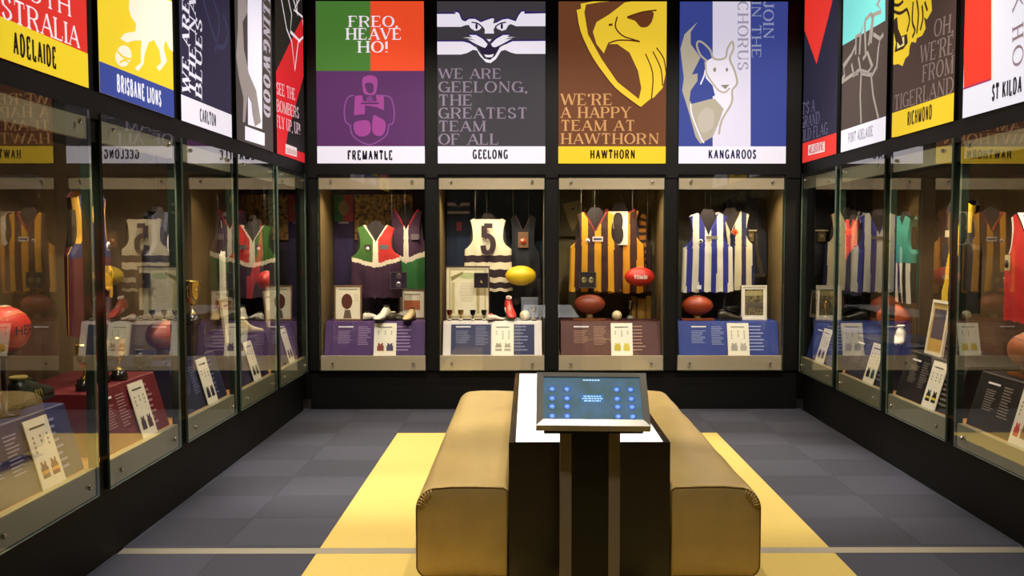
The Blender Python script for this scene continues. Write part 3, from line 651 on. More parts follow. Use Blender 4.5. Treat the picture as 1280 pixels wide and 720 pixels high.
def screen_mat():
    m = mat('lit_screen', '#3f5f6e', .12, spec=.5); nt = m.node_tree; b = nt.nodes['Principled BSDF']
    tc = nt.nodes.new('ShaderNodeTexCoord'); n = nt.nodes.new('ShaderNodeTexNoise'); n.inputs['Scale'].default_value = 9; r = nt.nodes.new('ShaderNodeValToRGB')
    r.color_ramp.elements[0].color = lin('#56706f'); r.color_ramp.elements[0].position = .35; r.color_ramp.elements[1].color = lin('#5c7c98'); r.color_ramp.elements[1].position = .65
    nt.links.new(tc.outputs['Object'], n.inputs[0]); nt.links.new(n.outputs[0], r.inputs[0]); nt.links.new(r.outputs[0], b.inputs['Emission Color']); b.inputs['Emission Strength'].default_value = .85
    b.inputs['Base Color'].default_value = (.02,.02,.02,1); return m
sc = obj('screen', bx(-sw,-sh,-.02,sw,sh,-.009), screen_mat(), K, KM)
BUT = mat('blue_button', '#4c78c8', .2, emit=.8); BUD = mat('dark_button_rim', '#3a5590', .2, emit=.6)
GLY = mat('pale_screen_print', '#9cc8ea', .3, emit=.8)
cols = [(365,'c'),(478,'c'),(858,'c'),(965,'c')]; rowsY = [228,298,358,428]
for ci, (cx_, _) in enumerate(cols):
    for ri, ry_ in enumerate(rowsY):
        x = -sw+(cx_-300)/(1040-300)*2*sw; y = sh-(ry_-140)/(460-140)*2*sh
        bb = bmesh.new(); lathe(bb, [(.0165,-.009),(.0165,-.0075),(.0130,-.0072)], 16, T((x,y,0)), 0); lathe(bb, [(.0130,-.0072),(0,-.0070)], 16, T((x,y,0)), 1)
        o = obj('touch_button', bb, [BUD, BUT], K, KM)
        g = bmesh.new(); rr = random.Random(ci*7+ri)
        for k in range(2):
            a = rr.uniform(0,3); box(g, x-.006+.002*k, y-.0015+.0045*(k*2-1)*.6, -.0069, x+.004+.002*rr.random(), y+.0012+.0045*(k*2-1)*.6, -.0066)
        obj('button_icon', g, GLY, o)
g = bmesh.new()
for j, (a, c_) in enumerate([(-.036,.036),(-.042,.042),(-.034,.034)]):
    y = .011-j*.0125; x = a
    rr = random.Random(j)
    while x < c_:
        l = rr.uniform(.005,.014); box(g, x, y, -.0089, min(x+l,c_), y+.0068, -.0086); x += l+.0028
for k in range(6): box(g, -.036+.012*k, sh-.016, -.0089, -.0265+.012*k, sh-.009, -.0086)
obj('screen_print', g, GLY, sc)
obj('text_field', bx(-.048,-.02,-.0092,.048,.026,-.009), mat('screen_text_field','#3f7cc0',.2,emit=.7), sc)
pz = A0.z-.03
x0a, x0b, x1a, x1b = [at(x,640,3.95).x-ctr.x for x in (700,714.5,760.5,775)]
for a, c_ in ((x0a,x0b),(x1a,x1b)): obj('steel_post', bx(a,.05,0,c_,.11,pz+.05,bev=.003), mat('post_steel','#8f8272',.45,metal=.35,bump=.03,scale=20,aniso=(30,30,1)), K)
obj('centre_panel', bx(x0b,.06,0,x1a,.10,pz+.05), BLACK2, K)
obj('bracket', bx(-SW/2+.03,.03,pz-.012,SW/2-.03,.13,pz+.012), BLACK2, K)
obj('foot_plate', bx(x0a-.05,-.02,.006,x1b+.05,.22,.016), mat('post_steel','#6d5f50'), K)

# ---------------------------------------------------------------- what the cases hold
def here(M, x, v, z, rz=0, tilt=0): return M@T((x,v,z))@Matrix.Rotation(rz,4,'Z')@Matrix.Rotation(tilt,4,'X')
SLB, SLT = .062, .150                     # depth of the sloping stand front at its foot and its top
def plinth(side, i, col, label, a0=None, a1=None, panels=None, txt='#b9a9c8', seed=1):
    M = bay(side,i); a0 = .03 if a0 is None else a0; a1 = CW-.02 if a1 is None else a1
    r = empty('info_stand', M@T(((a0+a1)/2,0,DECK)), label, 'display stand', 'sloping information stands in the cases'); h = PT-DECK; hw = (a1-a0)/2
    pts = [(SLB,0),(SLT,h-.004),(SLT+.008,h),(DEP-.03,h),(DEP-.03,0)]
    bm = bmesh.new(); L = [bm.verts.new((-hw,y,z)) for y,z in pts]; R = [bm.verts.new((hw,y,z)) for y,z in pts]
    bm.faces.new(L[::-1]); bm.faces.new(R)
    for k in range(len(pts)):
        j = (k+1)%len(pts); bm.faces.new([L[k],L[j],R[j],R[k]])
    bmesh.ops.recalc_face_normals(bm, faces=bm.faces)
    obj('stand_body', bm, mat('stand_'+col.lstrip('#'), col, .45, vary=.08, scale=3), r)
    n = Vector((0,-(h),(SLT-SLB))).normalized(); sl = Vector((0,SLT-SLB,h)).normalized(); SLN = math.hypot(SLT-SLB,h)
    FM = Matrix.Identity(4)
    for q,(a,b_,c,d_) in enumerate(zip((1,0,0),-n,sl,(0,SLB,0))): FM[q][0],FM[q][1],FM[q][2],FM[q][3] = a,b_,c,d_
    rr = random.Random(seed)
    for (p0,p1,pc) in (panels or []): obj('printed_panel', bx(p0-hw,-.002,.006,p1-hw,0,SLN-.03), mat('stand_'+pc.lstrip('#'), pc, .45), r, FM)
    W2 = 2*hw; TM = mat('print_'+txt.lstrip('#'), txt, .6); TW = mat('print_white', '#f2ecf4', .6)
    y = -.0025
    b = bx(W2*.13-hw,y-.001,SLN*.82,W2*.28-hw,y,SLN*.855); obj('printed_heading', b, TW, r, FM)
    for (c0,c1,z0,z1,n_) in ((.13,.28,.33,.72,9),(.33,.46,.28,.84,11),(.70,.86,.08,.86,8)):
        b = bmesh.new(); st_ = (z1-z0)/n_
        for k in range(n_):
            e = c1-(c1-c0)*rr.uniform(0,.35); box(b, W2*c0-hw, y-.0006, SLN*(z1-st_*k-st_*.38), W2*e-hw, y, SLN*(z1-st_*k))
        obj('printed_text', b, TM, r, FM)['kind'] = 'stuff'
    return r, FM, hw, SLN
def card(side, i, x0, x1, label, ja, jb, trim=None, seed=1, sc=1.0):
    """white card leaning on the sloping stand front: heading, rows of icons and two little jerseys"""
    M = bay(side,i); h = (PT-DECK)*.985*sc; off = .012; w_ = x1-x0
    r = empty('info_card', M@T(((x0+x1)/2, 0, DECK)), label, 'info card', 'white information cards leaning on the stands')
    th = math.atan2(SLT-SLB, PT-DECK); KM2 = T((0,SLB-off,.0))@Matrix.Rotation(-th,4,'X')
    obj('card_board', bx(-w_/2,-.003,0,w_/2,.002,h), WHITE, r, KM2)
    DK = mat('print_dark','#3a3430',.7); y = -.0035
    rr = random.Random(seed); b = bmesh.new()
    box(b,-w_*.33,y-.0005,h*.86,w_*.3,y,h*.885); obj('card_heading', b, DK, r, KM2)
    b = bmesh.new()
    for cx_ in (-.3,0,.28):
        for k in range(rr.choice((2,3,4))): box(b, w_*cx_-.006, y-.0005, h*(.72-.07*k), w_*cx_+.006, y, h*(.755-.07*k))
    obj('card_icons', b, mat('print_grey','#8a8078',.7), r, KM2)['kind'] = 'stuff'
    for cx_, c_ in ((-.2,ja),(.22,jb)):
        jw, jh, z0 = w_*.3, h*.24, h*.14; X = w_*cx_; sh = [(-.5,0),(.5,0),(.5,.6),(.36,.72),(.38,1),(.18,1),(0,.8),(-.18,1),(-.38,1),(-.36,.72),(-.5,.6)]
        b = bmesh.new(); flat(b, [(X+a*jw, z0+c*jh) for a,c in sh], y-.0002)
        o = obj('printed_jersey', b, mat('print_'+c_.lstrip('#'), c_, .6), r, KM2)
        if trim:
            b = bmesh.new(); flat(b, [(X-.5*jw,z0+.25*jh),(X+.5*jw,z0+.25*jh),(X+.5*jw,z0+.45*jh),(X-.5*jw,z0+.45*jh)], y-.0006)
            obj('jersey_band', b, mat('print_'+trim.lstrip('#'), trim, .6), o)
    return r
# ---- jerseys
def jersey(side, i, px, ytop, yhem, v, w_, label, colfn, pal, neck='v', nd=.22, nw=.17, rz=0, extra=None, sleeves=False, bust=True, name='football_jersey', hem_dx=0, zr=None):
    M = bay(side,i)
    if zr: xc, zt_, zh = zr
    else: xc, zt_ = loc(M, px, ytop, v); _, zh = loc(M, px, yhem, v)
    h = zt_-zh
    r = empty(name, here(M, xc, v, zh, rz), label, 'jersey', 'sleeveless football jerseys hung in the cases')
    D = .055; NR, NC = 76, 26
    def outer(t):
        hwid = .5*w_
        if t < .55: return hwid*(1-.05*t/.55)
        if t < .70: k = (t-.55)/.15; return hwid*(.95-.33*(1-(1-k)**2))
        k = (t-.70)/.30; return hwid*(.62+.10*k*k)
    def inner(t):
        k = (t-(1-nd))/nd
        if k <= 0: return 0
        return nw*w_*2*.5*(k if neck == 'v' else math.sqrt(1-(1-k)**2))*1.25
    bm = bmesh.new()
    mats_ = [mat('jersey_'+c.lstrip('#'), c, .8, bump=.25, scale=300, det=2) for c in pal]
    for sgn in (-1,1):
        grid = []
        for face_ in (-1,1):
            g = []
            for a in range(NR+1):
                t = a/NR; row = []
                for c in range(NC+1):
                    u = c/NC; x = inner(t)+(outer(t)-inner(t))*u; k = min(x/(.5*w_),1)
                    z = t*h-.07*h*max(0,t-.7)/.3*(k/.72)**2+.006*math.sin(k*14+sgn)*(1-t)
                    if face_ > 0: z += 0
                    yy = face_*(D*math.sqrt(max(0,1-k*k*.98))*(.55+.45*math.sin(min(1,t*1.15)*math.pi*.8+.35))+.001)
                    if face_ < 0: yy += .008*math.sin(k*9*sgn+3*t)*(1-t)+.004*noise.noise(Vector((x*sgn*14,t*7,3)))
                    if c == NC: yy = 0.0+face_*.002
                    row.append(bm.verts.new((sgn*x, yy, z)))
                g.append(row)
            grid.append(g)
            for a in range(NR):
                for c in range(NC):
                    q = [g[a][c],g[a][c+1],g[a+1][c+1],g[a+1][c]]
                    cx_ = sum(v_.co.x for v_ in q)/4; t = (a+.5)/NR; u = (c+.5)/NC
                    di = (outer(t)-inner(t))*u if t > 1-nd else 9; do = (outer(t)-inner(t))*(1-u) if t > .55 else 9
                    if t > .96: pass
                    mi = colfn(cx_/(.5*w_), t, di, do) if face_ < 0 else 0
                    f = bm.faces.new(q); f.material_index = mi; f.smooth = True
        for a in range(NR):
            for c_, cond in ((NC, True),(0, a/NR >= 1-nd)):
                if cond: bm.faces.new([grid[0][a][c_],grid[0][a+1][c_],grid[1][a+1][c_],grid[1][a][c_]]).material_index = colfn((.98 if c_ else .2)*sgn, (a+.5)/NR, 0.001, .001)
    bmesh.ops.remove_doubles(bm, verts=bm.verts, dist=.0004)
    bmesh.ops.recalc_face_normals(bm, faces=bm.faces)
    body = obj('jersey_body', bm, mats_, r)
    if bust:
        b = bmesh.new(); out_ = [(-.30,.0),(.30,.0),(.32,.35),(.38,.62),(.33,.86),(.20,.93),(.12,1.0),(.08,1.04),(-.08,1.04),(-.12,1.0),(-.20,.93),(-.33,.86),(-.38,.62),(-.32,.35)]
        F_ = [b.verts.new((a*w_,-.012,c*h*.985)) for a,c in out_]; Bk = [b.verts.new((a*w_,.022,c*h*.985)) for a,c in out_]
        b.faces.new(F_); b.faces.new(Bk[::-1])
        for k in range(len(out_)): b.faces.new([F_[k],Bk[k],Bk[(k+1)%len(out_)],F_[(k+1)%len(out_)]])
        bmesh.ops.recalc_face_normals(b, faces=b.faces); obj('torso_form', b, mat('dark_torso_form','#231a1c',.8), r)
    for k in (-1,1):
        b = bmesh.new(); tube(b, [(k*.05*w_,.01,h),(k*.05*w_,.01,ZT-.052-zh)], .0012, 4); obj('hanging_wire', b, WIRE, r)
    if extra: extra(r, w_, h)
    return r
def fr_y(x, w_, h=None): k = min(abs(x)/(.5*w_),1); return -(.055*math.sqrt(max(0,1-k*k*.98))+.019)
def patch(r, w_, name, x0, z0, x1, z1, col, off=.004, nseg=6):
    """a patch following the chest of a jersey"""
    b = bmesh.new(); prev = None
    for k in range(nseg+1):
        x = x0+(x1-x0)*k/nseg; y = fr_y(x,w_)-off; a = b.verts.new((x,y,z0)); c = b.verts.new((x,y,z1))
        if prev: b.faces.new([prev[0],a,c,prev[1]])
        prev = (a,c)
    return obj(name, b, mat('patch_'+col.lstrip('#'), col, .7), r)
def disc(r, w_, name, x, z, rad, col, off=.005):
    b = bmesh.new(); lathe(b, [(rad,0),(rad,.002),(0,.003)], 16, T((x,fr_y(x,w_)-off,z))@Matrix.Rotation(math.pi/2,4,'X')); return obj(name, b, mat('patch_'+col.lstrip('#'), col, .6), r)
def number(r, w_, s, x0, z0, x1, z1, col, off=.006, T_=.22, name='jersey_number'):
    b = bmesh.new(); text_on(b, None, s, (x0,z0), (x1,z0), (x0,z1), 0, None, False, T_, .05, px=False)
    for v_ in b.verts: v_.co.y = fr_y(v_.co.x,w_)-off
    return obj(name, b, mat('patch_'+col.lstrip('#'), col, .7), r)
# ---- balls, boots, cups, frames
def football(M, x, v, z, L, label, col, rz=0, lines='#2a1a12', on=None, word=None, wcol='#f4ece0', stand=None, seam=None, wire=False, up=0):
    r = empty('football', here(M, x, v, z, rz), label, 'football', 'oval leather footballs in the cases'); R = L*.32
    RM = T((0,0,R))@Matrix.Rotation(math.pi/2,4,'Y') if not up else T((0,0,L/2))
    prof = [(R*math.sin(math.pi*k/20)**1.12 if 0 < k < 20 else 0, -L/2*math.cos(math.pi*k/20)) for k in range(21)]
    b = bmesh.new(); lathe(b, prof, 28, RM); o = obj('ball_skin', b, mat('leather_'+col.lstrip('#'), col, .38, bump=.3, scale=260, vary=.12, coat=.2), r)
    rad = lambda s: R*max(0,1-(2*s/L)**2)**.5 if abs(s) < L/2 else 0
    prf = lambda k: (R*math.sin(math.pi*k/20)**1.12, -L/2*math.cos(math.pi*k/20))
    for a in (0,90,180,270):
        pts = []
        for k in range(1,20):
            rr, s = prf(k); p = RM@Vector((rr*1.004*math.cos(math.radians(a+45)), rr*1.004*math.sin(math.radians(a+45)), s)); pts.append(p)
        b = bmesh.new(); tube(b, pts, .0014, 4); obj('seam', b, mat('seam_'+(seam or lines).lstrip('#'), seam or lines, .6), o)
    b = bmesh.new()
    for k in range(6):
        s = -.03+.012*k; rr = R*1.01; p = [RM@Vector((rr*math.cos(math.radians(a)), rr*math.sin(math.radians(a)), s)) for a in (165,180,195)]
        tube(b, p, .0018, 4)
    obj('lacing', b, mat('ball_lace','#e8dcc0',.7), o)['kind'] = 'stuff'
    if word:
        b = bmesh.new(); hw_ = L*.22; text_on(b, None, word, (-hw_,R*.80), (hw_,R*.80), (-hw_,R*1.18), 0, None, False, .2, .05, px=False)
        for v_ in b.verts:
            s = v_.co.x; k = min(19.9,max(.1, math.acos(max(-1,min(1,-2*s/L)))/math.pi*20)); rr = prf(k)[0]; dz = v_.co.z-R
            v_.co.y = -math.sqrt(max(1e-6, rr*rr-dz*dz))-.002
        obj('printed_word', b, mat('patch_'+wcol.lstrip('#'), wcol, .6), o)
    if wire:
        for k in (-.25,.25):
            b = bmesh.new(); tube(b, [(k*L,0,R*1.8),(k*L,0,ZT-.052-z)], .001, 4); obj('hanging_wire', b, WIRE, r)
    return r
def ball_stand(M, x, v, w_, label, col='#8a5a34', hgt=.05, ring=True):
    r = empty('ball_stand', here(M, x, v, PT), label, 'ball stand')
    obj('stand_base', bx(-w_/2,-.05,.001,w_/2,.05,.022,bev=.003), mat('polished_wood_'+col.lstrip('#'), col, .3, vary=.3, scale=10, aniso=(1,9,9), coat=.4), r)
    b = bmesh.new(); lathe(b, [(.0,.022),(.038,.022),(.030,hgt-.008),(.040,hgt),(.034,hgt),(.0,hgt-.012)], 20); obj('ring_rest', b, mat('pale_rest','#b9a27a',.4), r)
    return r
def boot(M, x, v, z, L, label, col, rz=0, sole='#1a1614', lace='#e8e2d0', trim=None, pitch=0, group='football boots on the stands', high=1.0, name='football_boot'):
    r = empty(name, here(M, x, v, z, rz)@Matrix.Rotation(pitch,4,'Y'), label, 'boot', group); s = L/.28
    sec = [(-.14,.020,.006,.05),(-.135,.030,.004,.085*high),(-.11,.036,.002,.105*high),(-.07,.037,.002,.105*high),(-.035,.036,.003,.088*high),(0,.040,.005,.072),(.05,.046,.004,.055),(.09,.046,.002,.044),(.12,.038,.004,.036),(.137,.022,.008,.028),(.143,.006,.012,.020)]
    b = bmesh.new(); rings = []
    for (xx,wd,z0,z1) in sec:
        ring = []
        for k in range(14):
            a = 2*math.pi*k/14; c, s_ = math.cos(a), math.sin(a); zz = (z0+z1)/2+(z1-z0)/2*(abs(s_)**.7*(1 if s_ > 0 else -1)); yy = wd*(abs(c)**.8*(1 if c > 0 else -1))*(1-.35*max(0,s_)*min(1,(z1/.1)))
            ring.append(b.verts.new((xx*s,yy*s,(zz+.012)*s)))
        rings.append(ring)
    for p, q in zip(rings, rings[1:]):
        for k in range(14): b.faces.new([p[k],p[(k+1)%14],q[(k+1)%14],q[k]]).smooth = True
    b.faces.new(rings[0][::-1]); b.faces.new(rings[-1])
    obj('upper', b, mat('boot_'+col.lstrip('#'), col, .35, bump=.1, scale=60), r)
    b = bmesh.new()
    for k in range(len(sec)-1):
        (xa,wa,za,_),(xb,wb,zb_,_) = sec[k], sec[k+1]
        P = [(xa,-wa,za),(xb,-wb,zb_),(xb,wb,zb_),(xa,wa,za)]
        lo = [b.verts.new((p[0]*s*1.01,p[1]*s*.98,(p[2]+.004)*s)) for p in P]; hi = [b.verts.new((p[0]*s*1.01,p[1]*s*.98,(p[2]+.018)*s)) for p in P]
        b.faces.new(lo[::-1]); b.faces.new(hi)
        b.faces.new([lo[0],lo[1],hi[1],hi[0]]); b.faces.new([lo[2],lo[3],hi[3],hi[2]])
    bmesh.ops.remove_doubles(b, verts=b.verts, dist=.0005); so = obj('sole', b, mat('sole_'+sole.lstrip('#'), sole, .6), r)
    for (xa,ya) in ((-.10,.02),(-.10,-.02),(.04,.03),(.04,-.03),(.09,.026),(.09,-.026)):
        bb = bmesh.new(); lathe(bb, [(0,-.0),(.006,.0),(.009,.01),(0,.01)], 8, T((xa*s,ya*s,0))@Matrix.Scale(s,4)); obj('stud', bb, mat('sole_'+sole.lstrip('#'), sole, .6), so)
    for k in range(5):
        xx = (-.01+.017*k)*s; zt_ = (.095-.0085*k+.006)*s*.98; bb = bmesh.new(); tube(bb, [(xx,-.022*s,zt_-.014*s),(xx,0,zt_-.001*s),(xx,.022*s,zt_-.014*s)], .0026*s, 4); obj('lace', bb, mat('lace_'+lace.lstrip('#'), lace, .7), r)
    bb = bmesh.new(); lathe(bb, [(.026,.0),(.030,.006),(.028,.012),(.018,.004),(.018,-.012),(0,-.014)], 16, Matrix.Scale(s,4)@T((-.088,0,.112*high))@Matrix.Scale(1.35,4,(1,0,0))); obj('ankle_collar', bb, mat('collar_'+(trim or col).lstrip('#'), trim or col, .7), r)
    if trim:
        for sy in (-1,1):
            for k in range(3):
                xa = (.0-.02*k)*s; bb = bmesh.new(); tube(bb, [(xa+.012*s,sy*.041*s,.022*s),(xa-.005*s,sy*.0375*s,.055*s)], .0035*s, 4); obj('side_stripe', bb, mat('collar_'+trim.lstrip('#'), trim, .7), r)
    return r
def cup(M, x, v, z, h, label, metal='#caa24a', handles=True, base='#15110f', fat=1.0, group='trophy cups on the stands'):
    r = empty('trophy_cup', here(M, x, v, z), label, 'trophy', group)
    m = mat('cup_metal_'+metal.lstrip('#'), metal, .16, metal=1)
    b = bmesh.new(); lathe(b, [(0,.001),(.19*h,.001),(.19*h,.14*h),(.16*h,.16*h),(.16*h,.24*h),(0,.24*h)], 24); obj('cup_base', b, mat('cup_base_'+base.lstrip('#'), base, .2), r)
    b = bmesh.new(); f = fat
    lathe(b, [(0,.24*h),(.11*h,.24*h),(.10*h,.27*h),(.035*h,.33*h),(.03*h,.42*h),(.05*h,.45*h),(.03*h,.47*h),(.10*h*f,.54*h),(.15*h*f,.66*h),(.165*h*f,.80*h),(.18*h*f,.97*h),(.195*h*f,h),(.18*h*f,h),(.15*h*f,.8*h),(.13*h*f,.68*h),(0,.56*h)], 28); obj('bowl', b, m, r, smooth=True)
    if handles:
        for s_ in (-1,1):
            b = bmesh.new(); tube(b, [(s_*.15*h*f,0,.60*h),(s_*.25*h*f,0,.64*h),(s_*.29*h*f,0,.76*h),(s_*.27*h*f,0,.88*h),(s_*.175*h*f,0,.90*h)], .012*h, 6); obj('handle', b, m, r)
    b = bmesh.new(); box(b,-.06*h,-.195*h,.05*h,.06*h,-.188*h,.11*h); obj('plaque', b, mat('brass_plaque','#b99a50',.25,metal=1), r)
    return r
def picture(M, x, v, z, w_, h, label, fcol, mat_col, inner_fn, tilt=-.12, rz=0, fw=.014, cat='picture frame', name='framed_picture'):
    r = empty(name, here(M, x, v, z, rz, tilt), label, cat)
    b = bmesh.new(); box(b,-w_/2,-.008,0,w_/2,.008,fw); box(b,-w_/2,-.008,h-fw,w_/2,.008,h); box(b,-w_/2,-.008,fw,-w_/2+fw,.008,h-fw); box(b,w_/2-fw,-.008,fw,w_/2,.008,h-fw)
    obj('frame', b, mat('frame_'+fcol.lstrip('#'), fcol, .4), r)
    obj('mount', bx(-w_/2+fw,-.001,fw,w_/2-fw,.006,h-fw), mat('mount_'+mat_col.lstrip('#'), mat_col, .6), r)
    if inner_fn: inner_fn(r, w_, h, -.0018)
    return r
def fl(r, name, pts, y, col):
    b = bmesh.new(); flat(b, pts, y); return obj(name, b, mat('print_'+col.lstrip('#'), col, .6), r)
def rectp(x0,z0,x1,z1): return [(x0,z0),(x1,z0),(x1,z1),(x0,z1)]
def ellp(cx_,cz_,rx,rz_): return [(cx_+rx*math.cos(k*math.pi/10), cz_+rz_*math.sin(k*math.pi/10)) for k in range(20)]
def medals(side, i, p0, p1, v, label, n=2, back='#2a2230', col='#d8c47a', vert=False):
    M = bay(side,i); xa, zt_ = loc(M, p0[0], p0[1], v); xb, zb_ = loc(M, p1[0], p1[1], v); w_, h = xb-xa, zt_-zb_
    r = empty('medal_box', here(M,(xa+xb)/2,v,zb_), label, 'medal box', 'small dark medal boxes'); b = bmesh.new(); q = .005
    box(b,-w_/2,-.01,0,w_/2,.01,q); box(b,-w_/2,-.01,h-q,w_/2,.01,h); box(b,-w_/2,-.01,q,-w_/2+q,.01,h-q); box(b,w_/2-q,-.01,q,w_/2,.01,h-q)
    obj('box_frame', b, mat('medal_frame','#77706a',.3,metal=.6), r); obj('backing', bx(-w_/2+q,-.004,q,w_/2-q,.008,h-q), mat('velvet_'+back.lstrip('#'), back, .9), r)
    for k in range(n):
        X, Z = (((k-(n-1)/2)*w_*.42, h*.5) if not vert else (0, h*(.25+.5*k)))
        if n == 1: Z = h*.42
        b = bmesh.new(); rad = (w_*.17 if n > 1 else w_*.09); lathe(b, [(rad,0),(rad,.003),(rad*.8,.004),(0,.0035)], 18, T((X,-.004,Z))@Matrix.Rotation(math.pi/2,4,'X')); obj('medal', b, mat('medal_'+col.lstrip('#'), col, .25, metal=.9), r)
    for k in (-1,1):
        b = bmesh.new(); tube(b, [(k*w_*.4,0,h),(k*w_*.4,0,ZT-.052-zb_)], .0009, 4); obj('hanging_wire', b, WIRE, r)
    return r
def xz(side, i, px, py, v): return loc(bay(side,i), px, py, v)
def bx_at(side, i, px, v): return loc(bay(side,i), px, 395, v)[0]

# ======== back wall, first case
B1, B2, B3, B4 = (bay('B',k) for k in (1,2,3,4))
plinth('B',1,'#4a2a68','purple sloping information stand in the left back case', txt='#9a80b4', seed=11)
card('B',1, bx_at('B',1,467,.08), bx_at('B',1,495,.08), 'white card with red and navy jersey prints on the purple stand', '#8a3a34','#4a3a60', seed=2)
GRN, RED, WHT, PUR = 0,1,2,3
def freo(x, t, di, do):
    ax = abs(x)
    if t < .30+.08*(1-ax): 
        if t > .24+.02-.10*(1-ax)+.02 and t < .30+.08*(1-ax)-.08*(1-ax)**3: pass
    edge = .50-.10*(1-ax)           # lower edge of anchor
    if t < edge: return PUR
    if t < edge+.055: return WHT
    if ax < .10: return WHT
    if ax < .10+.9*(.0 if t < .8 else (t-.8)*.5) : return WHT
    if di < .012: return WHT
    return GRN if x < 0 else RED
def ex1(r, w_, h):
    disc(r,w_,'round_badge',-.07,h*.66,.017,'#f0e6e6'); patch(r,w_,'dark_badge',-.1,h*.635,-.04,h*.71,'#3a1c22',.0035); patch(r,w_,'sponsor_patch',.045,h*.65,.125,h*.71,'#59626a')
jersey('B',1,470,279,372,.33,.50,'green and red jersey with a white anchor shape in the left back case', freo, ['#3f6a2a','#c22a26','#e9dcc4','#3a1a36'], 'v', .26,.17, extra=ex1)
def freo2(x, t, di, do):
    ax = abs(x); edge = .42-.10*(1-ax)
    if t < edge: return GRN
    if t < edge+.06 or ax < .10: return WHT
    if di < .015: return RED
    return PUR
def ex2(r, w_, h): patch(r,w_,'sponsor_patch',.05,h*.60,.13,h*.67,'#6a5f66')
jersey('B',1,508,258,362,.52,.44,'purple and green jersey with a white anchor shape behind the green and red jersey', freo2, ['#2f6a34','#a8203a','#e4d6c4','#40213e'], 'v', .28,.2, extra=ex2)
def mural(side, i, p0, p1, v, mats_, label, nm='back_mural'):
    M = bay(side,i); xa, zt_ = loc(M,p0[0],p0[1],v); xb, zb_ = loc(M,p1[0],p1[1],v); zb_ = max(zb_, DECK)
    r = obj(nm, bx(-(xb-xa)/2,-.004,0,(xb-xa)/2,DEP-v-.001,zt_-zb_), mats_, None, here(M,(xa+xb)/2,v,zb_)); return tagx(r, label, 'panel')
CROWD = mat('crowd_photograph','#a07838',.7,vary=.8,scale=26,tint2='#2c1c14',det=6)
mural('B',1,(443,243),(516,300),.64,CROWD,'ochre photograph of a crowd on the back of the left back case','photo_panel')
M = B1; xa, zt_ = loc(M,417,243,.63); xb, zb_ = loc(M,442,277,.63)
r = empty('hanging_flag', here(M,(xa+xb)/2,.63,PT+.001), 'long purple pennant topped with a green and red square in the left back case', 'pennant')
hw_ = (xb-xa)/2; obj('cloth', bx(-hw_,-.004,0,hw_,.004,zt_-PT-.002), mat('pennant_purple','#281a44',.85), r)
fl(r,'green_square',rectp(-hw_,zb_-PT,0,zt_-PT-.004),-.005,'#1f5a36'); fl(r,'red_square',rectp(0,zb_-PT,hw_,zt_-PT-.004),-.005,'#8a2030')
fl(r,'pale_figure',ellp(0,(zt_+zb_)/2-PT,.05,.075),-.006,'#7d6a4c'); fl(r,'white_band',rectp(-.05,zb_-PT-.02,.05,zb_-PT-.005),-.005,'#9a8aa0')
def soleprint(r, w_, h, y):
    fl(r,'oval_print',ellp(-.01,h*.54,w_*.2,h*.22),y,'#5a2418'); fl(r,'print_shadow',[(-.045,h*.06),(.035,h*.06),(.02,h*.3),(-.03,h*.3)],y-.0003,'#6e5a48')
    fl(r,'print_heading',rectp(-w_*.33,h*.87,w_*.33,h*.895),y,'#9a8c78')
    for k in range(5): fl(r,'print_line',rectp(w_*.22,h*(.75-.05*k),w_*.36,h*(.765-.05*k)),y,'#cbbfa8')
x_, _ = xz('B',1,435,400,.22); hh_ = xz('B',1,435,357,.22)[1]-PT
picture(B1, x_, .22, PT+.003, .262, hh_, 'white framed print of a dark red oval ball on the purple stand', '#7d5f44','#efe6d0', soleprint, -.06)
boot(B1, bx_at('B',1,466,.26), .26, PT, .20, 'black and white football boot lying beside the white high boot', '#e8e2d2', rz=.6, trim='#1a1614')
boot(B1, bx_at('B',1,478,.20), .19, PT, .27, 'white high laced boot with black trim seen toe on, purple stand', '#e8dfcc', rz=-1.9, trim='#2a2422', high=1.25)
boot(B1, bx_at('B',1,499,.26), .25, PT, .20, 'dark and cream boot at the right of the purple stand', '#4a4234', rz=.5, trim='#d8ccb0')
boot(B1, bx_at('B',1,512,.2), .19, PT, .25, 'cream boot seen toe on beside the small frame on the purple stand', '#d8c08c', rz=-1.8, trim='#7a3a20', high=1.15)
def redcert(r, w_, h, y): fl(r,'print_block',rectp(-w_*.3,h*.3,w_*.3,h*.62),y,'#b0603a'); fl(r,'print_heading',rectp(-w_*.3,h*.8,w_*.3,h*.84),y,'#9a8c78')
picture(B1, bx_at('B',1,515,.42), .42, PT+.003, .26, .29, 'white framed certificate behind the boots at the right of the purple stand', '#6a5040','#e6dcc8', redcert, -.06)
medals('B',1,(488,340),(509,361),.2,'square medal box hanging above the boots in the left back case',2,'#2a1a34','#b8a8b0',vert=True)
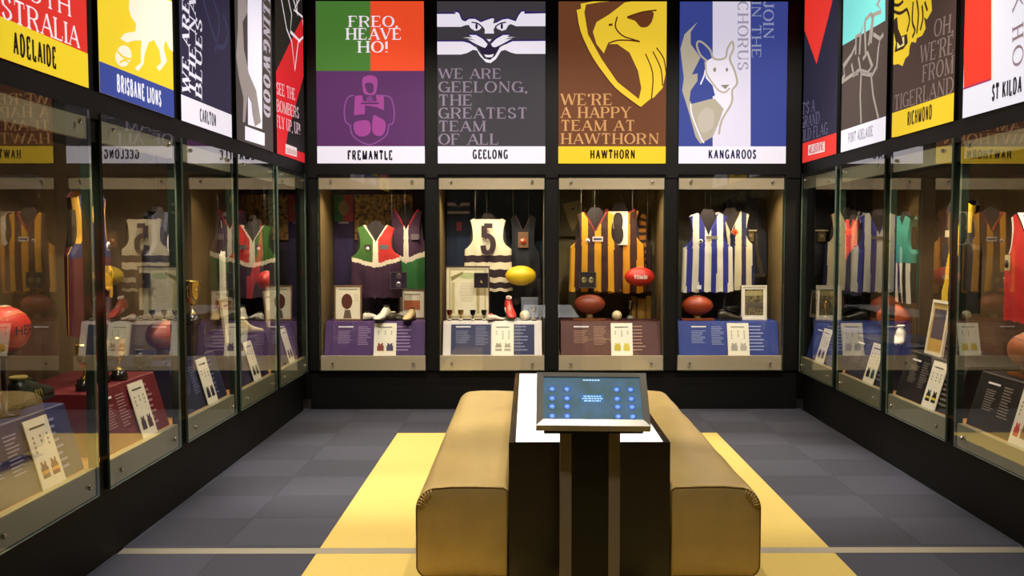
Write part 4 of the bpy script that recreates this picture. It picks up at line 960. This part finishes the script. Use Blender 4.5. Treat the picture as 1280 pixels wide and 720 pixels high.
# ======== second case
plinth('B',2,'#e6dede','white sloping information stand with navy printed panels', a0=.03, a1=CW-.03, panels=[(.075,.455,'#2b3058'),(.67,.865,'#2b3058')], txt='#7c80a0', seed=12)
card('B',2, bx_at('B',2,615,.08), bx_at('B',2,642,.08), 'white card with grey striped jersey prints on the white stand', '#9a9080','#a89c8c','#e8e0d0', seed=3)
def gee(x, t, di, do):
    if di < .014 and t > .75: return 1
    for a, b_ in ((.045,.115),(.19,.29),(.38,.47)):
        if a < t < b_: return 1
    return 0
def ex5(r, w_, h): number(r,w_,'5',-.085,h*.50,.085,h*.87,'#2a1620',.006,.2)
jersey('B',2,610,269,364,.42,.48,'white sleeveless jersey with a dark number 5 and dark hoops', gee, ['#ddd0b4','#2a1822'], 'round', .05,.2, extra=ex5)
def certg(r, w_, h, y):
    fl(r,'ornate_border',rectp(-w_*.42,h*.05,w_*.42,h*.95),y,'#c9bd8c'); fl(r,'inner_ground',rectp(-w_*.38,h*.08,w_*.38,h*.92),y-.0003,'#e9e0c0')
    fl(r,'green_wash',ellp(0,h*.82,w_*.2,h*.06),y-.0006,'#b9c48e'); fl(r,'oval_text',ellp(-.01,h*.5,w_*.27,h*.25),y-.0006,'#efe6cc'); fl(r,'side_column',rectp(w_*.2,h*.12,w_*.27,h*.66),y-.0008,'#bfae76'); fl(r,'side_column',rectp(-w_*.36,h*.12,-w_*.29,h*.7),y-.0008,'#c9bd8c')
    fl(r,'corner_scroll',[(-w_*.38,h*.8),(-w_*.1,h*.9),(-w_*.1,h*.85),(-w_*.36,h*.72)],y-.0008,'#8e8458')
    fl(r,'foot_scroll',rectp(-w_*.25,h*.12,w_*.22,h*.26),y-.0008,'#eee6d2')
    for k in range(11): fl(r,'print_line',rectp(-w_*(.2-.05*abs(k-5)/5),h*(.68-.033*k),w_*(.17-.05*abs(k-5)/5),h*(.687-.033*k)),y-.001,'#b8ab8e')
ztop_ = xz('B',2,585,333,.26)[1]
picture(B2, bx_at('B',2,584.5,.26), .26, PT+.003, .425, ztop_-PT, 'large cream ornate certificate in a thin dark frame on the white stand', '#4a3630','#eadfc6', certg, -.03, fw=.010)
medals('B',2,(592.5,341),(610.5,360),.2,'dark square medal box hanging before the ornate certificate',1,'#241a24','#e8dcc0')
for k, (px_, c_, mm) in enumerate([(562,'#7a3a24','leftmost, reddish'),(576,'#a88a4a','second from left, brass'),(591,'#2a2426','third from left, black'),(605,'#3a3a2c','rightmost, dark green')]):
    cup(B2, bx_at('B',2,px_,.19), .19, PT, .105, 'small goblet before the ornate certificate, %s' % mm, c_, handles=False, base='#cfc4ae', fat=1.5)
xb_, zb_ = xz('B',2,651,357,.3)
football(B2, xb_, .3, zb_, .30, 'bright yellow oval football hung beside the white number jersey', '#e8c21c', lines='#a88a10', wire=True)
boot(B2, bx_at('B',2,620,.24), .18, PT, .17, 'white and red boot lying left of the red boot, white stand', '#eadfd0', rz=.4, trim='#c8402c')
boot(B2, bx_at('B',2,637,.28), .27, PT+.055, .28, 'red boot propped heel up in the middle of the white stand', '#c83a34', rz=-1.35, trim='#e8dccc', high=1.2, pitch=.35, name='football_boot')
obj_ = empty('boot_block', here(B2, bx_at('B',2,637,.28), .27, PT), 'grey round block under the propped red boot', 'block')
b_ = bmesh.new(); lathe(b_, [(0,.001),(.045,.001),(.045,.03),(.04,.034),(0,.034)], 20); obj('block_body', b_, mat('grey_green_block','#7d8470',.5), obj_)
def roundball(M, x, v, z, R, label, col, lines='#6a5040', cat='ball', pat=None):
    r = empty('round_ball', here(M,x,v,z), label, cat); b = bmesh.new(); lathe(b, [(R*math.sin(math.pi*k/16) if 0<k<16 else 0, R-R*math.cos(math.pi*k/16)) for k in range(17)], 26)
    o = obj('ball_skin', b, mat('leather_'+col.lstrip('#'), col, .4, bump=.1, scale=100), r)
    for a in (20,75,130):
        b = bmesh.new(); tube(b, [Vector((0,0,R))+Matrix.Rotation(math.radians(a),3,'Z')@Vector((R*1.003*math.cos(t*math.pi/12),0,R*1.003*math.sin(t*math.pi/12))) for t in range(24)], .0012, 4, closed=True); obj('seam', b, mat('seam_'+lines.lstrip('#'), lines, .6), o)
    return r
roundball(B2, bx_at('B',2,656,.24), .24, PT, .050, 'cream leather ball at the right of the white stand', '#d9cdb0')
cup(B2, bx_at('B',2,667,.2), .2, PT, .135, 'silver cup before a grey box at the right of the white stand', '#a8a498', base='#8a7c66', fat=1.3)
rg = tagx(empty('grey_case_box', here(B2, bx_at('B',2,662,.36), .37, PT)), 'pale grey upright box behind the silver cup', 'box'); obj('box_body', bx(-.08,-.04,.001,.08,.04,.20,bev=.004), mat('grey_box','#7e8290',.5), rg); obj('box_lid', bx(-.083,-.043,.2,.083,.043,.215), mat('grey_box_lid','#8f939e',.5), rg)
def dark_top(x, t, di, do): return 1 if (di < .012 or (t < .06)) else 0
def exb(r, w_, h):
    p = patch(r,w_,'crest_patch',-.05,h*.62,.05,h*.79,'#6a4a2c',.004); disc(r,w_,'crest_disc',0,h*.69,.032,'#b0442c',.008); disc(r,w_,'crest_centre',-.01,h*.70,.012,'#e0cfae',.012); patch(r,w_,'white_band',-.07,h*.34,.12,h*.36,'#a89078',.004)
jersey('B',2,654,266,380,.54,.36,'dark navy jersey with a small red and gold crest, right of the white number jersey', dark_top, ['#14161f','#3a2a24'], 'v',.2,.16, extra=exb, bust=False)
M = B2; xa, zt_ = loc(M,558,252,.62)
r = empty('cat_pennant', here(M, xa+.10, .62, PT+.001), 'dim navy pennant with a faint grey cat band left of the number 5 jersey', 'pennant')
obj('cloth', bx(-.10,-.004,0,.13,.004,1.30), mat('pennant_navy','#15223a',.85), r)
fl(r,'cat_band',[(-.09,1.11),(.13,1.11),(.13,1.14),(.05,1.14),(.02,1.10),(-.02,1.14),(-.09,1.14)],-.005,'#8a8088'); fl(r,'cat_band',rectp(-.09,1.03,.13,1.055),-.005,'#8a8088'); fl(r,'red_mark',rectp(0,.86,.05,.95),-.005,'#6a2030')
# ======== third case
plinth('B',3,'#5a3230','brown sloping information stand in the third back case', txt='#a88070', seed=13)
card('B',3, bx_at('B',3,764,.08), bx_at('B',3,791,.08), 'white card with yellow jersey prints on the brown stand', '#c2b02c','#d2c04a', seed=4)
def haw(x, t, di, do):
    if di < .014 or do < .010: return 0
    k = (x*4.1+.5+4) % 1.0
    return 1 if ((x*2.05+.25+4) % 1.0) < .46 else 0
def haw(x, t, di, do):
    if di < .012: return 2
    return 1 if ((x+1.02)/.50) % 1.0 < .47 else 0
def ex3(r, w_, h): disc(r,w_,'round_badge',-.075,h*.62,.02,'#f0e8e4'); disc(r,w_,'badge_centre',-.073,h*.615,.010,'#4a3a8a',.010); patch(r,w_,'sponsor_patch',-.03,h*.61,.07,h*.67,'#e8dcd8'); patch(r,w_,'navy_print',-.02,h*.63,.06,h*.65,'#2a2a5a',.007)
jersey('B',3,744,262,364,.24,.50,'brown and gold vertically striped jersey in front, third back case', haw, ['#3a1c1c','#dc9c1c','#8a2a1c'], 'v',.26,.17, extra=ex3)
def haw2(x, t, di, do):
    if di < .02: return 2
    return 1 if ((x+1.0)/.55) % 1.0 < .5 else 0
def ex4(r, w_, h): patch(r,w_,'number_patch',-.12,h*.55,.07,h*.93,'#e6dcc8',.004); number(r,w_,'8',-.08,h*.58,.03,h*.9,'#2a1c18',.009,.2)
jersey('B',3,775,257,366,.42,.50,'brown and gold jersey with a white number patch behind the striped jersey', haw2, ['#401f1a','#d8941c','#9a2a1c'], 'round',.08,.2, extra=ex4)
def haw3(x, t, di, do): return 1 if (abs(x) > .1 and abs(x) < .55 and (t*11)%1 < .55) else (1 if x < -.6 else 0)
jersey('B',3,796,262,364,.56,.32,'dark brown and gold old jersey at the right of the third back case', haw3, ['#2c1a18','#a86a18'], 'v',.2,.15, bust=False)
medals('B',3,(724,340),(745,360),.16,'square medal box with two round medals before the striped jersey',2,'#2c2624','#d8c890')
xb_, zb_ = xz('B',3,799.5,358,.22)
football(B3, xb_, .22, zb_, .29, 'bright red oval football with white lettering hung in the third back case', '#c8281c', word='TOMBI', wire=True)
bs_ = bx_at('B',3,737,.24)
ball_stand(B3, bs_, .24, .31, 'long wooden stand holding the brown football, third back case', '#8a4a2a', .065); football(B3, bs_, .24, PT+.065, .30, 'worn red-brown oval football resting on a wooden stand, third back case', '#8a3a22', lines='#5a2010')
roundball(B3, bx_at('B',3,771,.24), .24, PT, .048, 'cream ball with dark dots on the brown stand', '#d8c8a0', '#2a1c14')
cup(B3, bx_at('B',3,788,.28), .28, PT, .185, 'tall dark pewter cup on the brown stand', '#5a5650', handles=False, base='#7a7468', fat=.9)
rp = tagx(empty('golden_post', here(B3, bx_at('B',3,799,.45), .46, PT)), 'golden brown timber boards standing at the right of the third back case', 'boards')
for k, (a_, w__, h_) in enumerate([(-.075,.045,.22),(-.02,.08,.20),(.065,.05,.22)]): obj('board', bx(a_,-.02,.001,a_+w__,.02,h_,bev=.003), mat('golden_board','#8a6420',.5,vary=.3,scale=8,aniso=(9,9,1)), rp)
rg = tagx(empty('hawk_plaque', here(B3, *(lambda q:(q[0],.63,q[1]))(xz('B',3,716,270,.63)))), 'faint bird head plaque at the upper left of the third back case', 'plaque')
b_ = bmesh.new(); flat(b_, [(-.10,.12),(.08,.16),(.09,.02),(.0,-.16),(-.05,-.05)], -.004); obj('plaque_face', b_, mat('print_7d7248','#7d7248',.6), rg); fl(rg,'eye_dot',ellp(.0,.07,.012,.012),-.006,'#2a2018'); obj('plaque_board', bx(-.13,-.002,-.2,.12,.02,.2), mat('plaque_board','#453d26',.7), rg)
# ======== fourth case
plinth('B',4,'#2c3f92','bright blue sloping information stand in the right back case', txt='#93a0d4', seed=14)
card('B',4, bx_at('B',4,910,.08), bx_at('B',4,937,.08), 'white card with grey jersey prints on the bright blue stand', '#a8a29c','#b8b2ac', seed=5)
def nm(x, t, di, do): 
    if do < .008: return 1
    return 0 if ((x+1.06)/.46) % 1.0 < .52 else 1
def ex6(r, w_, h): disc(r,w_,'round_badge',-.08,h*.63,.02,'#f0ece4'); disc(r,w_,'badge_ring',-.08,h*.63,.012,'#2a2a4a',.009); patch(r,w_,'sponsor_patch',-.03,h*.655,.08,h*.695,'#8a8478'); patch(r,w_,'hem_tag',-.11,h*.04,-.07,h*.09,'#f0f0f4')
jersey('B',4,885,264,365,.24,.50,'blue and white vertically striped jersey in front, right back case', nm, ['#e6dfce','#2a2f8e'], 'v',.30,.16, extra=ex6)
def ex7(r, w_, h):
    for a in range(5): disc(r,w_,'orange_petal',.03+.02*math.cos(a*1.257),h*.72+.02*math.sin(a*1.257),.014,'#e8602a',.006)
    disc(r,w_,'flower_heart',.03,h*.72,.009,'#8a2a1a',.012)
def nm2(x, t, di, do): return 0 if ((x+.72)/.44) % 1.0 < .55 else 1
jersey('B',4,913,262,362,.36,.50,'cream and navy striped jersey with an orange flower badge, right back case', nm2, ['#d9cda8','#1c1f48'], 'v',.3,.16, extra=ex7)
def jk(x, t, di, do): return 0
def ex8(r, w_, h):
    patch(r,w_,'pocket_band',.0,h*.565,.13,h*.585,'#b8a88c'); patch(r,w_,'pocket_crest',.03,h*.44,.10,h*.55,'#6e5a34'); disc(r,w_,'crest_centre',.065,h*.5,.018,'#94804e',.009)
jersey('B',4,928,246,345,.56,.52,'large dark navy garment with a gold pocket crest at the back of the right case', jk, ['#1a1722'], 'v',.14,.12, extra=ex8, bust=True, name='team_blazer')
bs_ = bx_at('B',4,871.5,.24)
ball_stand(B4, bs_, .24, .31, 'long wooden stand holding the orange-brown football, right back case', '#9a4a24', .05); football(B4, bs_, .24, PT+.050, .30, 'glossy orange-brown oval football on a wooden stand, right back case', '#a03c1c', lines='#6a2410')
boot(B4, bx_at('B',4,912,.22), .22, PT, .24, 'old black leather boot lying flat beside the orange-brown football', '#2c241e', rz=.1, lace='#4a4034', high=1.0)
boot(B4, bx_at('B',4,920,.42), .42, PT+.05, .30, 'old black ankle boot leaning behind the flat boot, right back case', '#201c1a', rz=-2.6, lace='#3a342c', high=1.5, pitch=-.25)
obj('rest_block', bx(-.05,-.03,.001,.05,.03,.035,bev=.003), mat('dark_rest','#1c1a22',.5), tagx(empty('boot_rest', here(B4, bx_at('B',4,920,.42), .42, PT)), 'small dark rest under the leaning black ankle boot', 'rest'))
TEAM = mat('team_photograph','#8a7a50',.6,vary=.75,scale=40,tint2='#2e2a22',det=5)
def teamp(r, w_, h, y):
    b = bmesh.new(); flat(b, rectp(-w_*.36,h*.14,w_*.36,h*.88), y); obj('team_photo', b, TEAM, r); fl(r,'sky',rectp(-w_*.34,h*.7,w_*.34,h*.84),y-.0004,'#a89a6a'); fl(r,'shadow_row',rectp(-w_*.3,h*.35,w_*.3,h*.5),y-.0004,'#5a5048')
picture(B4, bx_at('B',4,942.5,.25), .25, PT+.003, .245, xz('B',4,942,357,.25)[1]-PT, 'white framed team photograph on the bright blue stand', '#e6dccc','#f0e8d8', teamp, -.04, fw=.016)

# ======== left wall
def sx(side, i, px, v, py=450): return loc(bay(side,i), px, py, v)[0]
L1, L2, L3, L4, L5 = (bay('L',k) for k in (1,2,3,4,5))
LP = [('#2f3466','blue-violet'),('#6e1c28','deep maroon'),('#232848','navy'),('#2a2448','dark indigo'),('#2c1f4a','violet')]
LPt = ['#8a8fc0','#b08088','#6a70a0','#6a5a80','#7a68a0']
for k in range(5):
    plinth('L',k+1,LP[k][0],'%s sloping information stand in the %s' % (LP[k][1], ['nearest left case','second left case','middle left case','fourth left case','farthest left case'][k]), a0=.10, a1=CW-.02, txt=LPt[k], seed=20+k)
def cardpx(side, i, x0, x1, *a, **k): card(side, i, sx(side,i,x0,SLB,k.get('py',540)), sx(side,i,x1,SLB,k.get('py',540)), *a, **{q:v for q,v in k.items() if q != 'py'})
cardpx('L',1,50,79,'nearest left-wall white card, with red and orange banded jersey prints','#6a3a50','#7a3a3a','#e0a030',seed=6,py=605)
cardpx('L',2,176,194,'white card with dark maroon and gold jersey prints on the maroon stand','#3a2430','#4a2030',seed=7)
cardpx('L',3,259,271,'white card with plain navy jersey prints on the navy stand','#1c1c30','#1c1c30',seed=8)
cardpx('L',4,317,326,'white card with black jersey prints on the dark indigo stand','#1a1a1c','#2a2a2c',seed=9)
cardpx('L',5,361.5,368,'farthest left-wall white card, with dark red jersey prints','#3a1a1c','#2a1a1c',seed=10)
# nearest: signed ball on a post, dark shoe, red and yellow jersey
rb = tagx(empty('acrylic_post', here(L1, .33, .24, PT)), 'slim dark post holding up the large red signed ball', 'post')
xb_, zb_ = xz('L',1,4,440,.24)
rb.matrix_world = here(L1, xb_, .24, PT); b_ = bmesh.new(); lathe(b_, [(0,.001),(.06,.001),(.06,.01),(.012,.015),(.012,zb_-PT-.03),(.07,zb_-PT-.002),(0,zb_-PT-.012)], 16); obj('post_body', b_, mat('dark_post','#3a2430',.3), rb)
football(L1, xb_, .24, zb_-.004, .32, 'large shiny red ball covered in black lettering in the nearest left case', '#d83018', lines='#2a1010', word='HER', wcol='#1c1414', seam='#f0b050')
boot(L1, sx('L',1,38,.30,505), .30, PT, .36, 'dark green old boot with a brassy toe on the blue-violet stand', '#20281e', rz=.05, trim='#8a7a34', lace='#2a2a20', high=.9)
def ade(x, t, di, do): return 2 if t > .62 else (1 if (t*6)%1 < .5 else 0)
jersey('L',1,0,0,0,.34,.44,'red, gold and navy hooped jersey at the front edge of the nearest left case', ade, ['#1c2048','#c8281c','#c8281c'], 'v',.2,.17, zr=(.30,1.72,1.03), bust=True)
# second: maroon jersey with lion, three cups
def bris(x, t, di, do):
    if di < .022 or (t > .62 and do < .016): return 2
    return 1 if t > .52+.0*x else 0
def exl(r, w_, h):
    b = bmesh.new(); k = .0042; pts = [(0,20),(15,0),(30,5),(35,30),(50,45),(80,50),(110,40),(135,45),(125,20),(150,15),(165,20),(170,50),(160,80),(120,95),(85,100),(65,110),(70,135),(90,140),(80,150),(55,140),(40,115),(20,105),(0,90),(8,60)]
    pts = [(x*.0014-.10, y*.0017+h*.20) for x,y in pts]; flat(b, pts, 0)
    for v_ in b.verts: v_.co.y = fr_y(v_.co.x,w_)-.007
    obj('gold_lion', b, mat('patch_gold','#d09a28',.6), r)
    tb = bmesh.new(); tube(tb, [(.115,fr_y(.115,w_)-.007,h*.34),(.135,fr_y(.13,w_)-.007,h*.40),(.11,fr_y(.11,w_)-.007,h*.44),(.08,fr_y(.08,w_)-.007,h*.42),(.09,fr_y(.09,w_)-.007,h*.46)], .006, 5); obj('lion_tail', tb, mat('patch_gold','#d09a28',.6), r)
    disc(r,w_,'round_badge',.08,h*.60,.026,'#e8e0e0'); disc(r,w_,'badge_centre',.08,h*.60,.016,'#3a3a6a',.010); disc(r,w_,'yellow_patch',-.07,h*.85,.035,'#d8c82c')
xb_, zt_ = xz('L',2,108,236,.34)
jersey('L',2,0,0,0,.34,.50,'maroon and navy jersey with gold trim and a gold lion, second left case', bris, ['#5a1424','#26285e','#d8a83a'], 'v',.24,.17, extra=exl, zr=(xb_, zt_, zt_-.78))
for px_, vv, hh_, lb in ((106,.22,.235,'first from the front'),(127,.26,.235,'middle one of three'),(149,.20,.235,'farthest of three')):
    cup(L2, sx('L',2,px_,vv,480), vv, PT, hh_, 'tall gold cup with black base on the maroon stand, %s' % lb, '#cfa648', handles=False)
boot(L2, sx('L',2,178,.30,455), .30, PT, .26, 'dark old boot lying behind the gold cups on the maroon stand', '#2a2218', rz=.2, lace='#4a4034')
# third: tall bright cup, ball, navy jersey
def carl(x, t, di, do): return 1 if (t > .55 and do < .012) else 0
def exc(r, w_, h): number(r,w_,'C',-.07,h*.55,.07,h*.78,'#c8c2c8',.006,.16,'monogram')
jersey('L',3,0,0,0,.34,.50,'plain navy jersey with a pale monogram, middle left case', carl, ['#14162c','#4a4a62'], 'v',.24,.17, extra=exc, zr=(.50,1.80,1.14))
xb_ = sx('L',3,203,.34,440)
football(L3, xb_, .34, PT+.059, .30, 'orange-brown oval football on a stand at the near end of the middle left case', '#a8481e', lines='#6a2410')
ball_stand(L3, xb_, .34, .24, 'wooden stand under the orange-brown football, middle left case', '#5a3a24', .06)
rb = tagx(empty('cup_pedestal', here(L3, sx('L',3,241,.20,420), .20, PT)), 'dark square pedestal under the tall gold and silver cup', 'pedestal'); obj('pedestal_body', bx(-.06,-.06,.001,.06,.06,.20,bev=.004), mat('dark_pedestal','#1c1820',.3), rb)
cup(L3, sx('L',3,241,.20,420), .20, PT+.20, .30, 'tall gold and silver two-handled cup on a dark pedestal, middle left case', '#d8b868', handles=True, fat=1.1)
cup(L3, sx('L',3,252,.22,430), .22, PT, .16, 'short silver cup beside the dark pedestal, middle left case', '#c0b8a8', handles=True, fat=1.1)
# fourth: black and white jersey, paper stand, white boot
def coll(x, t, di, do): return 1 if ((x+1.0)/.5) % 1.0 < .45 else 0
jersey('L',4,0,0,0,.30,.46,'black and white striped jersey in the fourth left case', coll, ['#121214','#e0dccc'], 'v',.24,.17, zr=(sx('L',4,285,.30,300),1.80,1.10))
boot(L4, sx('L',4,312,.22,410), .22, PT, .26, 'pale boot standing upright on the dark indigo stand', '#d8c8a4', rz=-.6, high=1.3)
def cream(r, w_, h, y): fl(r,'print_block',rectp(-w_*.3,h*.15,w_*.3,h*.45),y,'#b8a070'); fl(r,'print_heading',rectp(-w_*.3,h*.8,w_*.3,h*.84),y,'#6a5a40')
picture(L4, sx('L',4,290,.18,420), .18, PT+.003, .30, .34, 'cream framed certificate leaning on the dark indigo stand', '#d8c890','#e6dcc0', cream, -.12, fw=.01)
# fifth: red ball, black and red jersey
def ess(x, t, di, do): return 1 if abs((x+.0)-(t-.55)*2.2) < .35 else 0
jersey('L',5,0,0,0,.36,.48,'black jersey with a red diagonal sash, farthest left case', ess, ['#141214','#a81c20'], 'v',.2,.16, zr=(.55,1.80,1.10))
xb_, zb_ = xz('L',5,333,362,.20)
xb_ = max(xb_, .16)
football(L5, xb_, .20, zb_, .25, 'small bright red football hung in the farthest left case', '#e03020', wire=True, rz=.15)
picture(L5, .62, .24, PT+.003, .24, .32, 'pale framed page on the violet stand', '#cbb99a','#e6dcc8', cream, -.1, fw=.01)

# ======== right wall
R1, R2, R3, R4 = (bay('R',k) for k in (1,2,3,4))
RP = [('#223070','royal blue','#6a78b8','farthest right case'),('#2a2a3e','dark slate','#70708a','second right case from the corner'),('#201c1e','black','#77706a','third right case from the corner'),('#242020','charcoal','#8a827a','nearest right case')]
for k in range(4): plinth('R',k+1,RP[k][0],'%s sloping information stand in the %s' % (RP[k][1], RP[k][3]), a0=.02, a1=CW-.04 if k < 3 else CW-.02, txt=RP[k][2], seed=30+k)
cardpx('R',1,1019,1029,'farthest right-wall white card, with navy and red jersey prints','#2a2438','#5a2430',seed=14)
cardpx('R',2,1079,1092,'white card with black and green jersey prints on the dark slate stand','#1a1a1c','#2a4a40',seed=15)
cardpx('R',3,1153,1170,'white card with black jersey prints crossed by yellow sashes on the black stand','#1c1a18','#1c1a18','#d8c030',seed=16)
cardpx('R',4,1262,1283,'nearest right-wall white card, with red and brown jersey prints','#c83a2c','#8a5a34',seed=17,py=580)
def melb(x, t, di, do): return 1 if t > .72-.28*(1-abs(x)) else 0
jersey('R',1,0,0,0,.33,.48,'navy jersey with a red V-shaped yoke in the farthest right case', melb, ['#1a1c3a','#c8342a'], 'v',.22,.17, zr=(sx('R',1,1066,.33,300),1.80,1.12))
picture(R1, sx('R',1,1017,.3,400), .3, PT+.003, .24, .27, 'white framed photograph on the royal blue stand', '#d8ccb8','#e8e0d0', teamp, -.06)
cup(R1, sx('R',1,1045,.2,410), .2, PT, .32, 'tall gold cup with two handles on the royal blue stand', '#d8b050', handles=True)
cup(R1, sx('R',1,1032,.26,410), .26, PT, .20, 'shorter gold cup behind the tall one on the royal blue stand', '#c8a048', handles=True)
def port(x, t, di, do):
    if t < .45: return 2 if ((x+1)/.4) % 1 < .5 else 1
    return 0
jersey('R',2,0,0,0,.33,.48,'teal jersey with black and white stripes below, second right case', port, ['#2a8a80','#141416','#d8d4cc'], 'v',.2,.16, zr=(sx('R',2,1131,.33,300),1.80,1.13))
football(R2, sx('R',2,1117,.26,410), .26, PT+.088, .30, 'orange-brown football standing tilted beside the white boot', '#c05a28', rz=.5, lines='#3a2018', up=0)
ball_stand(R2, sx('R',2,1117,.26,410), .26, .2, 'dark stand under the tilted orange-brown football', '#3a2a24', .082)
boot(R2, sx('R',2,1122,.16,425), .17, PT, .28, 'bright white football boot on the dark slate stand', '#f2ece0', rz=-.5, high=1.2)
def rich(x, t, di, do): return 1 if abs(x-(t-.5)*1.7) < .27 else 0
def exr(r, w_, h): patch(r,w_,'sponsor_patch',-.09,h*.66,-.02,h*.72,'#e0d4b0')
xr_, zr_ = xz('R',3,1204,248,.30)
jersey('R',3,0,0,0,.30,.52,'black jersey with a bright yellow diagonal sash, third right case', rich, ['#16130f','#e8c020'], 'v',.22,.17, extra=exr, zr=(xr_, zr_, zr_-.74))
picture(R3, sx('R',3,1167,.17,430), .17, PT+.003, .27, .37, 'tall white framed photograph on the black stand', '#efe6d4','#c8a860', lambda r,w_,h,y:(fl(r,'player_photo',rectp(-w_*.34,h*.3,w_*.34,h*.84),y,'#4a4450'), fl(r,'caption_band',rectp(-w_*.34,h*.1,w_*.34,h*.28),y,'#c9a24c')), -.15, fw=.02)
def stk(x, t, di, do): return 1 if (t > .6 and do < .03) else (2 if (di < .02) else 0)
def exs(r, w_, h): patch(r,w_,'crest_patch',-.18,h*.46,-.10,h*.60,'#d8c8a0'); disc(r,w_,'crest_centre',-.14,h*.52,.025,'#3a2a24',.009)
xs_, zs_ = xz('R',4,1292,262,.30)
jersey('R',4,0,0,0,.30,.56,'red jersey with white armholes at the front edge, nearest right case', stk, ['#c81c1c','#e8e0d4','#16141a'], 'v',.2,.16, extra=exs, zr=(xs_, zs_, zs_-.64))
xq_ = sx('R',4,1284,.26,470)
ball_stand(R4, xq_, .26, .26, 'wooden stand holding the brown football in the nearest right case', '#a8642c', .06); football(R4, xq_, .26, PT+.059, .30, 'old orange-brown football on a wooden stand, nearest right case', '#a05a2c', lines='#5a3418')
